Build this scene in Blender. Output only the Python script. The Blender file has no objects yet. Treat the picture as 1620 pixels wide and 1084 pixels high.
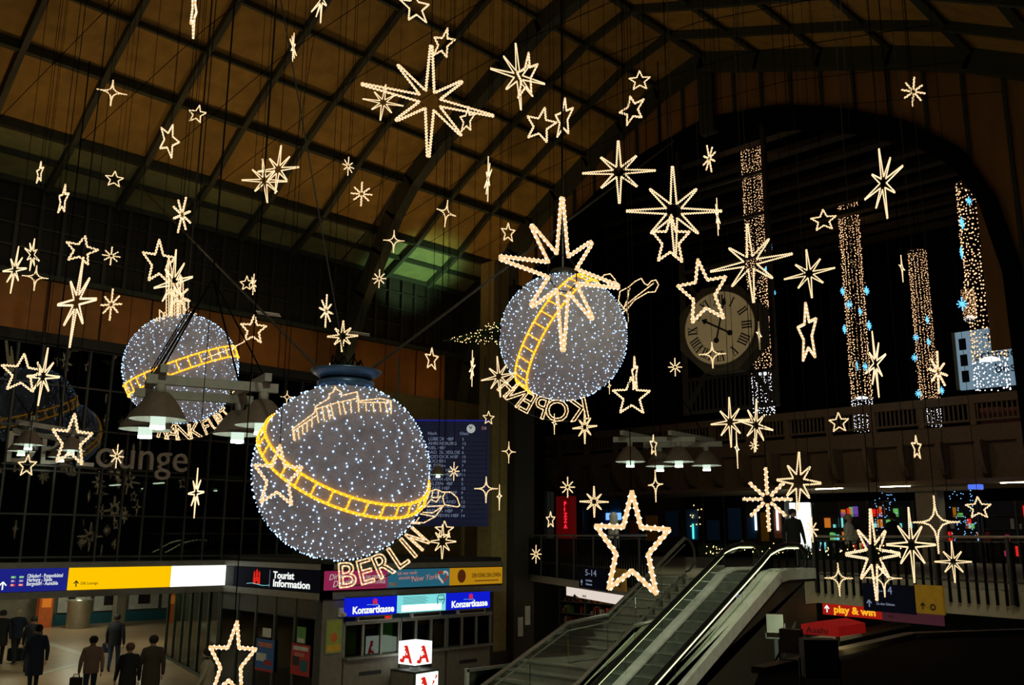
import bpy, bmesh, math, random
import numpy as np
from mathutils import Vector, Matrix

random.seed(7)
scene = bpy.context.scene
COL = scene.collection

# ------------------------------------------------------------------ camera
# world: +Y runs along the hall axis, +X across it, floor of the lower hall z = 0, eye 4.2 m
FPX, PITCH, ROLL, YAW, EYE = 1450.0, math.radians(12.03), math.radians(-0.40), math.radians(45), 4.2
_M = Matrix(((1, 0, 0), (0, math.sin(PITCH), math.cos(PITCH)), (0, -math.cos(PITCH), math.sin(PITCH)))) \
    @ Matrix(((math.cos(ROLL), -math.sin(ROLL), 0), (math.sin(ROLL), math.cos(ROLL), 0), (0, 0, 1)))
CAMR = Matrix.Rotation(YAW, 3, 'Z') @ _M
CAM_O = Vector((0, 0, EYE))
cam_data = bpy.data.cameras.new('camera')
cam = bpy.data.objects.new('camera', cam_data)
COL.objects.link(cam)
cam_data.sensor_width = 36.0
cam_data.lens = 36.0 * FPX / 1620.0
cam_data.clip_end = 500
_r, _d, _f = CAMR @ Vector((1, 0, 0)), CAMR @ Vector((0, 1, 0)), CAMR @ Vector((0, 0, 1))
cam.matrix_world = Matrix(((_r.x, -_d.x, -_f.x, CAM_O.x), (_r.y, -_d.y, -_f.y, CAM_O.y),
                           (_r.z, -_d.z, -_f.z, CAM_O.z), (0, 0, 0, 1)))
scene.camera = cam

# ------------------------------------------------------------------ world and view
world = bpy.data.worlds.new('night')
scene.world = world
world.use_nodes = True
world.node_tree.nodes['Background'].inputs[0].default_value = (0.010, 0.013, 0.020, 1)
world.node_tree.nodes['Background'].inputs[1].default_value = 0.35
scene.view_settings.view_transform = 'Standard'
scene.view_settings.look = 'None'
scene.view_settings.exposure = 0.0
scene.view_settings.gamma = 1.0
scene.view_settings.use_curve_mapping = False
scene.cycles.max_bounces = 6
scene.cycles.diffuse_bounces = 2
scene.cycles.glossy_bounces = 3
scene.cycles.transparent_max_bounces = 12
scene.cycles.sample_clamp_indirect = 4.0

def lamp(name, kind, loc, power, color, target=None, **kw):
    ld = bpy.data.lights.new(name, kind)
    ld.energy = power
    ld.color = color
    for k, v in kw.items():
        setattr(ld, k, v)
    o = bpy.data.objects.new(name, ld)
    COL.objects.link(o)
    o.location = loc
    if target is not None:
        o.rotation_euler = (Vector(target) - Vector(loc)).to_track_quat('-Z', 'Y').to_euler()
    return o

# warm floods on the cornice of the lounge building washing the vault
for yy in (7.0, 12.5, 18.0, 23.0):
    lamp('cornice_flood_light', 'SPOT', (-25.2, yy, 10.2), 190, (1.0, 0.60, 0.22), (-19.5, yy + 1.0, 18.6),
         spot_size=2.2, spot_blend=1.0, shadow_soft_size=0.25)
# greenish mercury flood at the hall corner under the glazed eave strip
lamp('corner_flood_light', 'SPOT', (-25.0, 21.8, 11.8), 300, (0.58, 1.0, 0.46), (-27.2, 21.8, 14.7),
     spot_size=1.25, spot_blend=0.8, shadow_soft_size=0.2)

# added fill spots above the lounge roof that brighten the brown panel band
for yy in (3.5, 7.5, 11.5, 15.5, 19.5, 23.0):
    lamp('wall_fill_light', 'SPOT', (-26.1, yy, 9.62), 11, (1.0, 0.62, 0.24), (-27.9, yy + 0.4, 10.7),
         spot_size=2.6, spot_blend=1.0, shadow_soft_size=0.15)
# added unseen fill spots under the aisle ceiling, brightening slab, stairs and lounge front
for pos, tgt, pw in (((-2.6, 8.0, 14.9), (-15.0, 19.5, 2.2), 2700), ((-2.6, 3.0, 14.9), (-25.5, 10.3, 4.6), 2600), ((-2.6, 12.0, 14.9), (-10.5, 19.5, 2.4), 1000)):
    lamp('hall_fill_light', 'SPOT', pos, pw, (0.92, 0.94, 0.66), tgt, spot_size=0.95, spot_blend=0.9, shadow_soft_size=0.3)
# added fill spots behind the arch that lift the dark footbridge
for xx in (-19.0, -11.5):
    lamp('bridge_fill_light', 'SPOT', (xx, 26.6, 15.2), 230, (1.0, 0.72, 0.42), (xx - 3.0, 45, 9.0), spot_size=1.5, spot_blend=0.9, shadow_soft_size=0.2)
# the floodlights on the kiosk edge, turned towards the escalator
for pos in ((-4.5, 8.9, 3.3), (-4.6, 9.6, 3.3)):
    lamp('kiosk_flood_light', 'SPOT', pos, 60, (0.78, 1.0, 0.72), (-11.6, 16.4, 2.0), spot_size=1.5, spot_blend=0.9, shadow_soft_size=0.12)

# ------------------------------------------------------------------ geometry from sight lines
def ray(px, py):
    return CAMR @ Vector(((px - 810) / FPX, (py - 542) / FPX, 1.0))
def W(px, py, x=None, y=None, z=None, d=None, plane=None):
    r = ray(px, py)
    if d is not None: t = d
    elif x is not None: t = x / r.x
    elif y is not None: t = y / r.y
    elif z is not None: t = (z - EYE) / r.z
    else:
        p0, n = plane
        t = (Vector(p0) - CAM_O).dot(n) / r.dot(n)
    return CAM_O + r * t

# ------------------------------------------------------------------ materials
def mat(name, col, rough=0.6, metal=0.0, var=0.12, scale=6.0, emis=None, strength=0.0, spec=0.5, wood=False):
    m = bpy.data.materials.new(name)
    m.use_nodes = True
    nt = m.node_tree
    b = nt.nodes['Principled BSDF']
    b.inputs['Roughness'].default_value = rough
    b.inputs['Metallic'].default_value = metal
    b.inputs['Specular IOR Level'].default_value = spec
    tc = nt.nodes.new('ShaderNodeTexCoord')
    nz = nt.nodes.new('ShaderNodeTexNoise')
    nz.inputs['Scale'].default_value = scale
    nz.inputs['Detail'].default_value = 4
    mp = nt.nodes.new('ShaderNodeMapping')
    if wood:
        mp.inputs['Scale'].default_value = (1, 1, 0.15)
    nt.links.new(tc.outputs['Object'], mp.inputs[0])
    nt.links.new(mp.outputs[0], nz.inputs['Vector'])
    rp = nt.nodes.new('ShaderNodeValToRGB')
    rp.color_ramp.elements[0].position = 0.3
    rp.color_ramp.elements[1].position = 0.7
    rp.color_ramp.elements[0].color = (*[max(0, c * (1 - var)) for c in col], 1)
    rp.color_ramp.elements[1].color = (*[min(1, c * (1 + var)) for c in col], 1)
    nt.links.new(nz.outputs['Fac'], rp.inputs[0])
    nt.links.new(rp.outputs[0], b.inputs['Base Color'])
    if emis:
        b.inputs['Emission Color'].default_value = (*emis, 1)
        b.inputs['Emission Strength'].default_value = strength
    return m
def glow(name, col, strength, sampled=True):
    m = bpy.data.materials.new(name)
    m.use_nodes = True
    nt = m.node_tree
    nt.nodes.clear()
    e = nt.nodes.new('ShaderNodeEmission')
    e.inputs[0].default_value = (*col, 1)
    e.inputs[1].default_value = strength
    o = nt.nodes.new('ShaderNodeOutputMaterial')
    nt.links.new(e.outputs[0], o.inputs[0])
    if not sampled:
        m.cycles.emission_sampling = 'NONE'
    return m
def glass(name, tint, mirror_rough=0.02, ior=1.5):
    m = bpy.data.materials.new(name)
    m.use_nodes = True
    nt = m.node_tree
    nt.nodes.clear()
    t = nt.nodes.new('ShaderNodeBsdfTransparent')
    t.inputs[0].default_value = (*tint, 1)
    g = nt.nodes.new('ShaderNodeBsdfGlossy')
    g.inputs['Color'].default_value = (0.9, 0.95, 0.93, 1)
    g.inputs['Roughness'].default_value = mirror_rough
    fr = nt.nodes.new('ShaderNodeFresnel')
    fr.inputs[0].default_value = ior
    mx = nt.nodes.new('ShaderNodeMixShader')
    o = nt.nodes.new('ShaderNodeOutputMaterial')
    nt.links.new(fr.outputs[0], mx.inputs[0])
    nt.links.new(t.outputs[0], mx.inputs[1])
    nt.links.new(g.outputs[0], mx.inputs[2])
    nt.links.new(mx.outputs[0], o.inputs[0])
    return m

M = {}
M['steel'] = mat('roof_steel', (0.055, 0.070, 0.050), 0.6, 0.0)
M['ochre'] = mat('ochre_panel', (0.48, 0.305, 0.070), 0.75, var=0.18, scale=2.5)
M['ochre2'] = mat('ochre_panel_aged', (0.42, 0.272, 0.064), 0.75, var=0.2, scale=2.0)
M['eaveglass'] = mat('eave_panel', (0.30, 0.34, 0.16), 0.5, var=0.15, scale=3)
M['plank'] = mat('gable_plank', (0.36, 0.20, 0.06), 0.8, var=0.2, scale=3, wood=True)
M['brown'] = mat('brown_wall_panel', (0.42, 0.17, 0.035), 0.6, var=0.15, scale=2)
M['darkwall'] = mat('dark_wall', (0.035, 0.033, 0.028), 0.8)
M['black'] = mat('black_paint', (0.008, 0.008, 0.008), 0.95, spec=0.0)
M['pier'] = mat('pier_stone', (0.42, 0.33, 0.12), 0.75)
M['pierdark'] = mat('pier_dark', (0.05, 0.045, 0.035), 0.6)
M['frame'] = mat('dark_aluminium', (0.10, 0.10, 0.09), 0.45, 0.6)
M['fascia'] = mat('grey_fascia', (0.25, 0.24, 0.20), 0.5, 0.2)
M['concrete'] = mat('concrete', (0.52, 0.46, 0.33), 0.85, var=0.1, scale=3)
M['floor'] = mat('tile_floor', (0.50, 0.33, 0.19), 0.30, var=0.1, scale=2)
M['floorband'] = mat('pale_floor_band', (0.62, 0.55, 0.42), 0.35)
M['silver'] = mat('brushed_steel', (0.62, 0.64, 0.60), 0.32, 0.9)
M['whitepaint'] = mat('white_paint', (0.72, 0.74, 0.68), 0.4)
M['step'] = mat('stair_stone', (0.26, 0.25, 0.20), 0.6)
M['estep'] = mat('escalator_step', (0.20, 0.23, 0.20), 0.45, 0.4)
M['rubber'] = mat('black_rubber', (0.012, 0.012, 0.013), 0.3)
M['bridge'] = mat('bridge_concrete', (0.34, 0.25, 0.15), 0.85)
M['lampshade'] = mat('lamp_shade', (0.17, 0.125, 0.095), 0.6)
M['lampbeam'] = mat('lamp_beam', (0.42, 0.42, 0.36), 0.55)
M['dial'] = mat('clock_dial', (0.78, 0.68, 0.42), 0.5, var=0.05, emis=(0.8, 0.58, 0.26), strength=0.10)  # faint glow put into the dial material to lighten it
M['clockbody'] = mat('clock_housing', (0.16, 0.15, 0.10), 0.6)
M['letter'] = mat('white_letter', (0.80, 0.76, 0.66), 0.5)
M['navy'] = mat('navy_sign', (0.010, 0.012, 0.04), 0.8, spec=0.1)
M['ink'] = mat('dark_ink', (0.02, 0.02, 0.02), 0.6)
M['paper'] = mat('paper', (0.7, 0.7, 0.62), 0.7)
M['red'] = mat('red_print', (0.55, 0.03, 0.02), 0.6)
M['orange'] = mat('orange_print', (0.75, 0.16, 0.03), 0.6)
M['green'] = mat('green_print', (0.12, 0.35, 0.08), 0.6)
M['lime'] = mat('lime_print', (0.35, 0.42, 0.07), 0.6)
M['teal'] = mat('teal_print', (0.02, 0.13, 0.17), 0.6)
M['bluep'] = mat('blue_print', (0.03, 0.14, 0.42), 0.6)
M['yellowp'] = mat('yellow_print', (0.75, 0.42, 0.03), 0.6)
M['pinkp'] = mat('pink_print', (0.6, 0.2, 0.15), 0.7)
M['counter'] = mat('counter_panel', (0.20, 0.18, 0.135), 0.6)
M['fir'] = mat('fir_needles', (0.012, 0.030, 0.008), 0.9, var=0.5, scale=30)
M['net'] = None
M['glass'] = glass('window_glass', (0.55, 0.60, 0.52), ior=1.48)
M['bglass'] = glass('balustrade_glass', (0.72, 0.84, 0.76), ior=1.45)
# things that give off light
M['rope'] = glow('rope_light_tube', (1.0, 0.64, 0.30), 1.0)
M['bead'] = glow('rope_light_bulb', (1.0, 0.80, 0.50), 3.6, sampled=False)
M['gold'] = glow('gold_rope_tube', (1.0, 0.38, 0.012), 1.7)
M['goldbead'] = glow('gold_rope_bulb', (1.0, 0.60, 0.07), 2.8, sampled=False)
M['cool'] = glow('cool_bulb', (0.42, 0.66, 1.0), 3.4)
M['warmbulb'] = glow('warm_bulb', (1.0, 0.66, 0.26), 3.0)
M['curtain'] = glow('curtain_bulb', (1.0, 0.55, 0.28), 1.9)
M['curtainw'] = glow('white_curtain_bulb', (0.95, 0.92, 1.0), 2.2)
M['iceblue'] = glow('ice_blue_led', (0.13, 0.55, 1.0), 1.6)
M['diffuser'] = glow('lamp_diffuser', (0.90, 1.0, 0.78), 22.0)
M['lamptop'] = glow('lamp_diffuser_dim', (0.80, 1.0, 0.82), 0.9)
M['fluoro'] = glow('fluorescent', (0.95, 1.0, 0.74), 24.0)
M['signyellow'] = glow('lit_yellow', (1.0, 0.56, 0.0), 1.0)
M['signwhite'] = glow('lit_white', (0.93, 1.0, 0.93), 1.6)
M['signblue'] = glow('lit_blue', (0.015, 0.02, 0.28), 0.75)
M['konz'] = glow('lit_konzert_blue', (0.004, 0.010, 0.55), 1.1)
M['textwhite'] = glow('lit_text', (0.95, 1.0, 0.95), 1.0)
M['litred'] = glow('lit_red', (0.75, 0.022, 0.012), 0.9)
M['litcyan'] = glow('lit_cyan', (0.25, 0.85, 0.85), 0.85)
M['litpink'] = glow('lit_pink', (0.45, 0.03, 0.12), 0.55)
M['litteal'] = glow('lit_teal', (0.03, 0.17, 0.26), 0.6)
M['litamber'] = glow('lit_amber', (0.75, 0.36, 0.01), 0.55)
M['litorange'] = glow('lit_orange', (1.0, 0.28, 0.03), 0.5)
M['printwhite'] = glow('lit_print_white', (0.8, 0.75, 0.7), 0.55)
M['printpink'] = glow('lit_print_pink', (0.9, 0.35, 0.28), 0.5)
M['printred'] = glow('lit_print_red', (0.6, 0.06, 0.03), 0.5)
M['litgreen'] = glow('lit_green', (0.22, 0.8, 0.18), 0.5)
M['litviolet'] = glow('lit_violet', (0.28, 0.10, 0.6), 0.5)
M['boardblue'] = mat('board_blue', (0.010, 0.016, 0.075), 0.4, emis=(0.01, 0.02, 0.12), strength=0.10)
M['boardtext'] = glow('board_text', (0.45, 0.55, 0.75), 0.35)
M['skin'] = mat('skin', (0.5, 0.30, 0.20), 0.6)

# ------------------------------------------------------------------ mesh helpers
class MB:
    def __init__(self):
        self.v = []; self.f = []
    def quad(self, *p):
        n = len(self.v); self.v += [tuple(q) for q in p]; self.f.append(tuple(range(n, n + len(p)))); return self
    def box(self, x0, x1, y0, y1, z0, z1):
        n = len(self.v)
        self.v += [(x0, y0, z0), (x1, y0, z0), (x1, y1, z0), (x0, y1, z0), (x0, y0, z1), (x1, y0, z1), (x1, y1, z1), (x0, y1, z1)]
        self.f += [tuple(n + i for i in q) for q in ((0, 3, 2, 1), (4, 5, 6, 7), (0, 1, 5, 4), (1, 2, 6, 5), (2, 3, 7, 6), (3, 0, 4, 7))]
        return self
    def bar(self, a, b, w, h=None, up=(0, 0, 1)):
        a, b, up = Vector(a), Vector(b), Vector(up)
        h = w if h is None else h
        t = (b - a).normalized()
        s = t.cross(up)
        if s.length < 1e-4: s = t.cross(Vector((0, 1, 0)))
        s.normalize()
        u = s.cross(t).normalized()
        n = len(self.v)
        for p in (a, b):
            for i, j in ((-1, -1), (1, -1), (1, 1), (-1, 1)):
                self.v.append(tuple(p + s * (i * w / 2) + u * (j * h / 2)))
        self.f += [tuple(n + i for i in q) for q in ((3, 2, 1, 0), (4, 5, 6, 7), (0, 1, 5, 4), (1, 2, 6, 5), (2, 3, 7, 6), (3, 0, 4, 7))]
        return self
    def prism(self, poly, z0, z1):
        n = len(self.v); k = len(poly)
        self.v += [(p[0], p[1], z0) for p in poly] + [(p[0], p[1], z1) for p in poly]
        self.f.append(tuple(n + i for i in reversed(range(k)))); self.f.append(tuple(n + k + i for i in range(k)))
        for i in range(k):
            j = (i + 1) % k; self.f.append((n + i, n + j, n + k + j, n + k + i))
        return self
    def tube(self, pts, r, n=6, closed=False, caps=True):
        pts = [Vector(p) for p in pts]
        k = len(pts)
        base = len(self.v)
        up = None
        for i, p in enumerate(pts):
            a = pts[(i - 1) % k] if (closed or i > 0) else p
            b = pts[(i + 1) % k] if (closed or i < k - 1) else p
            t = (b - a)
            if t.length < 1e-9: t = Vector((0, 0, 1))
            t.normalize()
            if up is None:
                up = t.orthogonal().normalized()
            up = (up - t * up.dot(t))
            if up.length < 1e-6: up = t.orthogonal()
            up.normalize()
            s = t.cross(up)
            rr = r[i] if isinstance(r, (list, tuple)) else r
            for q in range(n):
                an = 2 * math.pi * q / n
                self.v.append(tuple(p + up * (math.cos(an) * rr) + s * (math.sin(an) * rr)))
        for i in range(k if closed else k - 1):
            j = (i + 1) % k
            for q in range(n):
                q2 = (q + 1) % n
                self.f.append((base + i * n + q, base + i * n + q2, base + j * n + q2, base + j * n + q))
        if caps and not closed:
            self.f.append(tuple(base + q for q in reversed(range(n))))
            self.f.append(tuple(base + (k - 1) * n + q for q in range(n)))
        return self
    def segs(self, pts, r, n=5, closed=False):
        k = len(pts)
        for i in range(k if closed else k - 1):
            a, b = Vector(pts[i]), Vector(pts[(i + 1) % k])
            t = (b - a)
            if t.length < 1e-9: continue
            t.normalize()
            self.tube([a - t * r * 0.5, b + t * r * 0.5], r, n)
        return self
    def octa(self, p, r):
        n = len(self.v); x, y, z = p
        self.v += [(x + r, y, z), (x - r, y, z), (x, y + r, z), (x, y - r, z), (x, y, z + r), (x, y, z - r)]
        self.f += [(n + a, n + b, n + c) for a, b, c in ((0, 2, 4), (2, 1, 4), (1, 3, 4), (3, 0, 4), (2, 0, 5), (1, 2, 5), (3, 1, 5), (0, 3, 5))]
        return self
    def lathe(self, prof, n=24, c=(0, 0, 0)):
        b = len(self.v)
        for r, z in prof:
            for q in range(n):
                a = 2 * math.pi * q / n
                self.v.append((c[0] + r * math.cos(a), c[1] + r * math.sin(a), c[2] + z))
        for i in range(len(prof) - 1):
            for q in range(n):
                q2 = (q + 1) % n
                self.f.append((b + i * n + q, b + i * n + q2, b + (i + 1) * n + q2, b + (i + 1) * n + q))
        return self
    def mesh(self, name, m=None, smooth=False):
        me = bpy.data.meshes.new(name)
        me.from_pydata(self.v, [], self.f)
        if m: me.materials.append(m)
        if smooth:
            for p in me.polygons: p.use_smooth = True
        me.update()
        return me
    def build(self, name, m, parent=None, smooth=False):
        return link(name, self.mesh(name, m, smooth), parent)

def link(name, me, parent=None):
    o = bpy.data.objects.new(name, me)
    COL.objects.link(o)
    if parent: o.parent = parent
    return o
def tag(o, label=None, cat=None, group=None, kind=None):
    for k, v in (('label', label), ('category', cat), ('group', group), ('kind', kind)):
        if v: o[k] = v
    return o
def thing(name, label, cat, mtx=None, group=None, kind=None):
    o = bpy.data.objects.new(name, None)
    COL.objects.link(o)
    o.empty_display_size = 0.1
    if mtx is not None: o.matrix_world = mtx
    return tag(o, label, cat, group, kind)
def struct(o, label=None):
    return tag(o, label, None, None, 'structure')
def frame(o, u, v=(0, 0, 1)):
    u, v = Vector(u).normalized(), Vector(v).normalized()
    n = u.cross(v).normalized()
    o = Vector(o)
    return Matrix(((u.x, v.x, n.x, o.x), (u.y, v.y, n.y, o.y), (u.z, v.z, n.z, o.z), (0, 0, 0, 1)))
def T(x, y, z):
    return Matrix.Translation((x, y, z))
def text_mesh(s, size, depth=0.0, align='LEFT', outline=False, shear=0.0, bold=0.0):
    cu = bpy.data.curves.new('lettering', 'FONT')
    cu.body = s; cu.size = size; cu.align_x = align; cu.shear = shear
    cu.resolution_u = 3
    cu.offset = bold
    if outline: cu.fill_mode = 'NONE'
    else: cu.extrude = depth
    o = bpy.data.objects.new('lettering', cu)
    COL.objects.link(o)
    dg = bpy.context.evaluated_depsgraph_get()
    me = bpy.data.meshes.new_from_object(o.evaluated_get(dg))
    bpy.data.objects.remove(o)
    bpy.data.curves.remove(cu)
    return me
def text(s, size, m, parent, x, y, z=0.012, depth=0.003, align='LEFT', name='lettering', width=None, bold=0, rot=0, shear=0.0):
    me = text_mesh(s, size, depth, align, shear=shear, bold=bold)
    me.name = name
    me.materials.clear(); me.materials.append(m)
    o = link(name, me, parent)
    sx = 1.0
    if width and len(me.vertices):
        xs = [v.co.x for v in me.vertices]
        sx = width / max(1e-6, max(xs) - min(xs))
    o.matrix_local = T(x, y, z) @ Matrix.Rotation(rot, 4, 'Z') @ Matrix.Diagonal((sx, 1, 1, 1))
    return o
def loops_of(me):
    nb = {}
    for e in me.edges:
        a, b = e.vertices
        nb.setdefault(a, []).append(b); nb.setdefault(b, []).append(a)
    seen, out = set(), []
    for s in nb:
        if s in seen: continue
        lp, cur, prev = [s], s, None
        seen.add(s)
        while True:
            nx = [q for q in nb[cur] if q != prev and q not in seen]
            if not nx: break
            prev, cur = cur, nx[0]; seen.add(cur); lp.append(cur)
        out.append([me.vertices[i].co.copy() for i in lp])
    return out
def beads_on(mb, pts, spacing, r, closed=False, off=0.0, nrm=Vector((0, 0, 1))):
    P = [Vector(p) for p in pts]
    if closed: P = P + [P[0]]
    k = 0
    for a, b in zip(P[:-1], P[1:]):
        L = (b - a).length
        n = max(1, int(round(L / spacing)))
        t = (b - a)
        s = t.cross(nrm)
        if s.length > 1e-9: s.normalize()
        for i in range(n):
            k += 1
            mb.octa(a + t * ((i + 0.5) / n) + s * (off if k % 2 else -off) + nrm * 0.0, r)
# ================================================================== STRUCTURE
CX = -15.7                                      # hall centre line
PROF_R = [(0, 20.5), (2.1, 19.72), (4.2, 18.97), (6.3, 18.2), (8.4, 17.3), (10.3, 16.25), (12.1, 15.25)]
PROF = [(0, 20.5), (1.9, 20.02), (3.55, 19.23), (5.2, 18.37), (6.8, 17.48), (8.4, 16.53), (10.3, 15.2), (11.2, 14.75), (12.1, 14.3)]
def roof_z(x):
    P = PROF if x < CX else PROF_R
    return float(np.interp(abs(x - CX), [p[0] for p in P], [p[1] for p in P]))
RAFT = [6.25 + 2.083 * k for k in range(-5, 10)]  # y of the rafters, last = gable
YG = 25.0
ARCH = [(8.9, 3.3), (8.8, 11.0), (8.4, 13.0), (7.7, 14.5), (6.4, 15.7), (4.6, 16.7), (2.6, 17.5), (0, 17.95)]
def arch_z(d):
    return float(np.interp(abs(d), [0, 2.6, 4.6, 6.4, 7.7, 8.4, 8.8, 8.9], [17.95, 17.5, 16.7, 15.7, 14.5, 13.0, 11.0, 3.3])) if abs(d) < 8.9 else 3.3

# vault: panels, rafters, purlins, main ribs
ceil = struct(thing('ceiling', 'dark ochre panelled vault with steel rafters and purlins', None))
ds = [-p[0] for p in reversed(PROF)] + [p[0] for p in PROF_R[1:]]
for i in range(len(ds) - 1):
    d0, d1 = ds[i], ds[i + 1]
    x0, x1 = CX + d0, CX + d1
    z0, z1 = roof_z(x0), roof_z(x1)
    eave = max(d0, d1) < -10
    me = None
    for k in range(len(RAFT) - 1):
        y0, y1 = RAFT[k] + 0.04, RAFT[k + 1] - 0.04
        if me is None:
            L = y1 - y0
            mb = MB()
            up = 0.06
            mb.v = [(x0, 0, z0), (x1, 0, z1), (x1, L, z1), (x0, L, z0), (x0, 0, z0 + up), (x1, 0, z1 + up), (x1, L, z1 + up), (x0, L, z0 + up)]
            mb.f = [(0, 3, 2, 1), (4, 5, 6, 7), (0, 1, 5, 4), (1, 2, 6, 5), (2, 3, 7, 6), (3, 0, 4, 7)]
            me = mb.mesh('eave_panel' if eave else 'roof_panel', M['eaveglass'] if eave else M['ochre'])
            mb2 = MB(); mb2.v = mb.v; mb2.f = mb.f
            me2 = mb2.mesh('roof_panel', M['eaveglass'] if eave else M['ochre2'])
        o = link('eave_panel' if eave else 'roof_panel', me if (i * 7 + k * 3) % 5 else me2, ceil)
        o.location = (0, y0, 0)
def along(prof, y, off):
    pts = [Vector((CX + (-d if s < 0 else d), y, z - off)) for s, d, z in prof]
    return pts
full = [(-1, d, z) for d, z in reversed(PROF)] + [(1, d, z) for d, z in PROF_R[1:]]
for k, y in enumerate(RAFT):
    main = k in (len(RAFT) - 1, len(RAFT) - 4)
    if main: continue
    mb = MB(); P = along(full, y, 0.13)
    for a, b in zip(P[:-1], P[1:]): mb.bar(a, b, 0.16, 0.26, (0, 1, 0)) if False else mb.bar(a, b, 0.26, 0.15, (0, 1, 0))
    mb.build('rafter', M['steel'], ceil)
for d in (-12.1, -11.2, -10.3, -8.4, -6.8, -5.2, -3.55, -1.9, 0, 2.1, 4.2, 6.3, 8.4, 10.3, 12.1):
    w = 0.20 if abs(d) in (10.3, 8.4, 0) else 0.11
    MB().bar((CX + d, RAFT[0], roof_z(CX + d) - 0.09), (CX + d, YG, roof_z(CX + d) - 0.09), w, w * 1.3).build('purlin', M['steel'], ceil)
# main arched ribs, running down the wall as brackets
RIB = [(0, 20.2), (1.9, 19.72), (3.55, 18.95), (5.2, 18.1), (6.8, 17.15), (8.0, 16.35), (9.0, 15.3), (9.7, 14.1), (10.6, 12.7), (11.5, 11.1), (11.95, 9.4), (12.0, 4.0)]
for k, y in ((-1, YG - 0.15), (-4, RAFT[-4])):
    mb = MB()
    for s in (-1, 1):
        P = [Vector((CX + s * d, y, z)) for d, z in (RIB if s < 0 else [(d_, z_ - .3) for d_, z_ in PROF_R])]
        for a, b in zip(P[:-1], P[1:]):
            e = (b - a).normalized() * 0.06
            mb.bar(a - e, b + e, 0.66, 0.36, (0, 1, 0))
    mb.build('main_rib', M['steel'], ceil)
# thin tension wires under the vault
mb = MB()
for k in range(1, len(RAFT) - 1):
    for s in (-1, 1):
        y = RAFT[k]
        mb.tube([(CX + s * 9.6, y, 14.9), (CX + s * 4.5, y + 0.9, 16.6), (CX, y + 1.6, 17.4)], 0.011, 3)
tag(mb.build('tension_wire', M['black'], ceil), kind='stuff')
mb = MB()
mb.box(CX + 12.1, 14, RAFT[0], 30, 15.0, 15.2).build('ceiling', M['darkwall'])
struct(bpy.data.objects['ceiling.001'], 'flat dark ceiling of the side aisle beside the vault')

# left wall
wl = struct(thing('wall_left', 'dark upper side wall with a band of brown panels', None))
MB().box(-28.4, -28.0, -6, YG, 9.0, 14.4).build('wall_backing', M['darkwall'], wl)
y = 4.2 - 6 * 1.53
pan = MB().box(-28.0, -27.88, 0, 1.46, 9.55, 11.45).mesh('wall_panel', M['brown'])
while y < YG - 1.5:
    o = link('wall_panel', pan, wl); o.location = (0, y, 0); y += 1.53
MB().box(-28.0, -27.75, -6, YG, 11.47, 11.62).build('ledge', M['steel'], wl)
MB().box(-28.0, -27.70, -6, YG, 9.30, 9.55).build('ledge', M['steel'], wl)
post = MB().box(-28.0, -27.85, -0.05, 0.05, 11.6, 14.2).mesh('louvre_post', M['frame'])
for k in range(46):
    o = link('louvre_post', post, wl); o.location = (0, -4.5 + 0.64 * k, 0)
for z in (12.3, 12.95, 13.6):
    MB().box(-28.0, -27.9, -6, YG, z, z + 0.06).build('louvre_rail', M['frame'], wl)
MB().box(-28.4, -24.9, YG - 0.05, YG + 0.3, 0, 14.6).build('wall_return', M['darkwall'], wl)

# gable wall: vertical planks between the last rib and the arch
gw = struct(thing('wall_back', 'gable wall of dark vertical boards around a great arch', None))
n = 24
w = 24.2 / n
for k in range(n):
    d0, d1 = -12.1 + k * w, -12.1 + (k + 1) * w
    g = 0.03
    def edge(d): return arch_z(d)
    a, b = d0 + g, d1 - g
    zt0, zt1 = roof_z(CX + a) - 0.05, roof_z(CX + b) - 0.05
    if max(abs(a), abs(b)) <= 8.9 or min(abs(a), abs(b)) >= 8.9 or True:
        zb0, zb1 = edge(a), edge(b)
        if abs(a) >= 8.9 or abs(b) >= 8.9:
            if abs(a) > 8.9 and abs(b) > 8.9: zb0 = zb1 = 0.0
            else: zb0 = zb1 = 9.0
        mb = MB()
        y0, y1 = YG + 0.06, YG + 0.16
        mb.v = [(CX + a, y0, zb0), (CX + b, y0, zb1), (CX + b, y0, zt1), (CX + a, y0, zt0), (CX + a, y1, zb0), (CX + b, y1, zb1), (CX + b, y1, zt1), (CX + a, y1, zt0)]
        mb.f = [(0, 1, 2, 3), (7, 6, 5, 4), (0, 4, 5, 1), (1, 5, 6, 2), (2, 6, 7, 3), (3, 7, 4, 0)]
        mb.build('board', M['plank'], gw)
    if k:
        zt = roof_z(CX + d0) - 0.1
        zb = arch_z(d0) if abs(d0) < 8.9 else 4.0
        MB().box(CX + d0 - 0.05, CX + d0 + 0.05, YG, YG + 0.10, zb, zt).build('batten', M['steel'], gw)
# deep dark arch soffit
mb = MB()
pts = [(CX - d, z) for d, z in ARCH] + [(CX + d, z) for d, z in reversed(ARCH[:-1])]
for (xa, za), (xb, zb) in zip(pts[:-1], pts[1:]):
    mb.bar((xa, YG + 0.55, za), (xb, YG + 0.55, zb), 0.42, 1.3, (0, 1, 0))
mb.build('arch_rib', M['black'], gw)
MB().box(CX - 0.28, CX + 0.28, YG - 0.12, YG + 0.2, 17.6, 20.3).build('king_post', M['steel'], gw)
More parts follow.
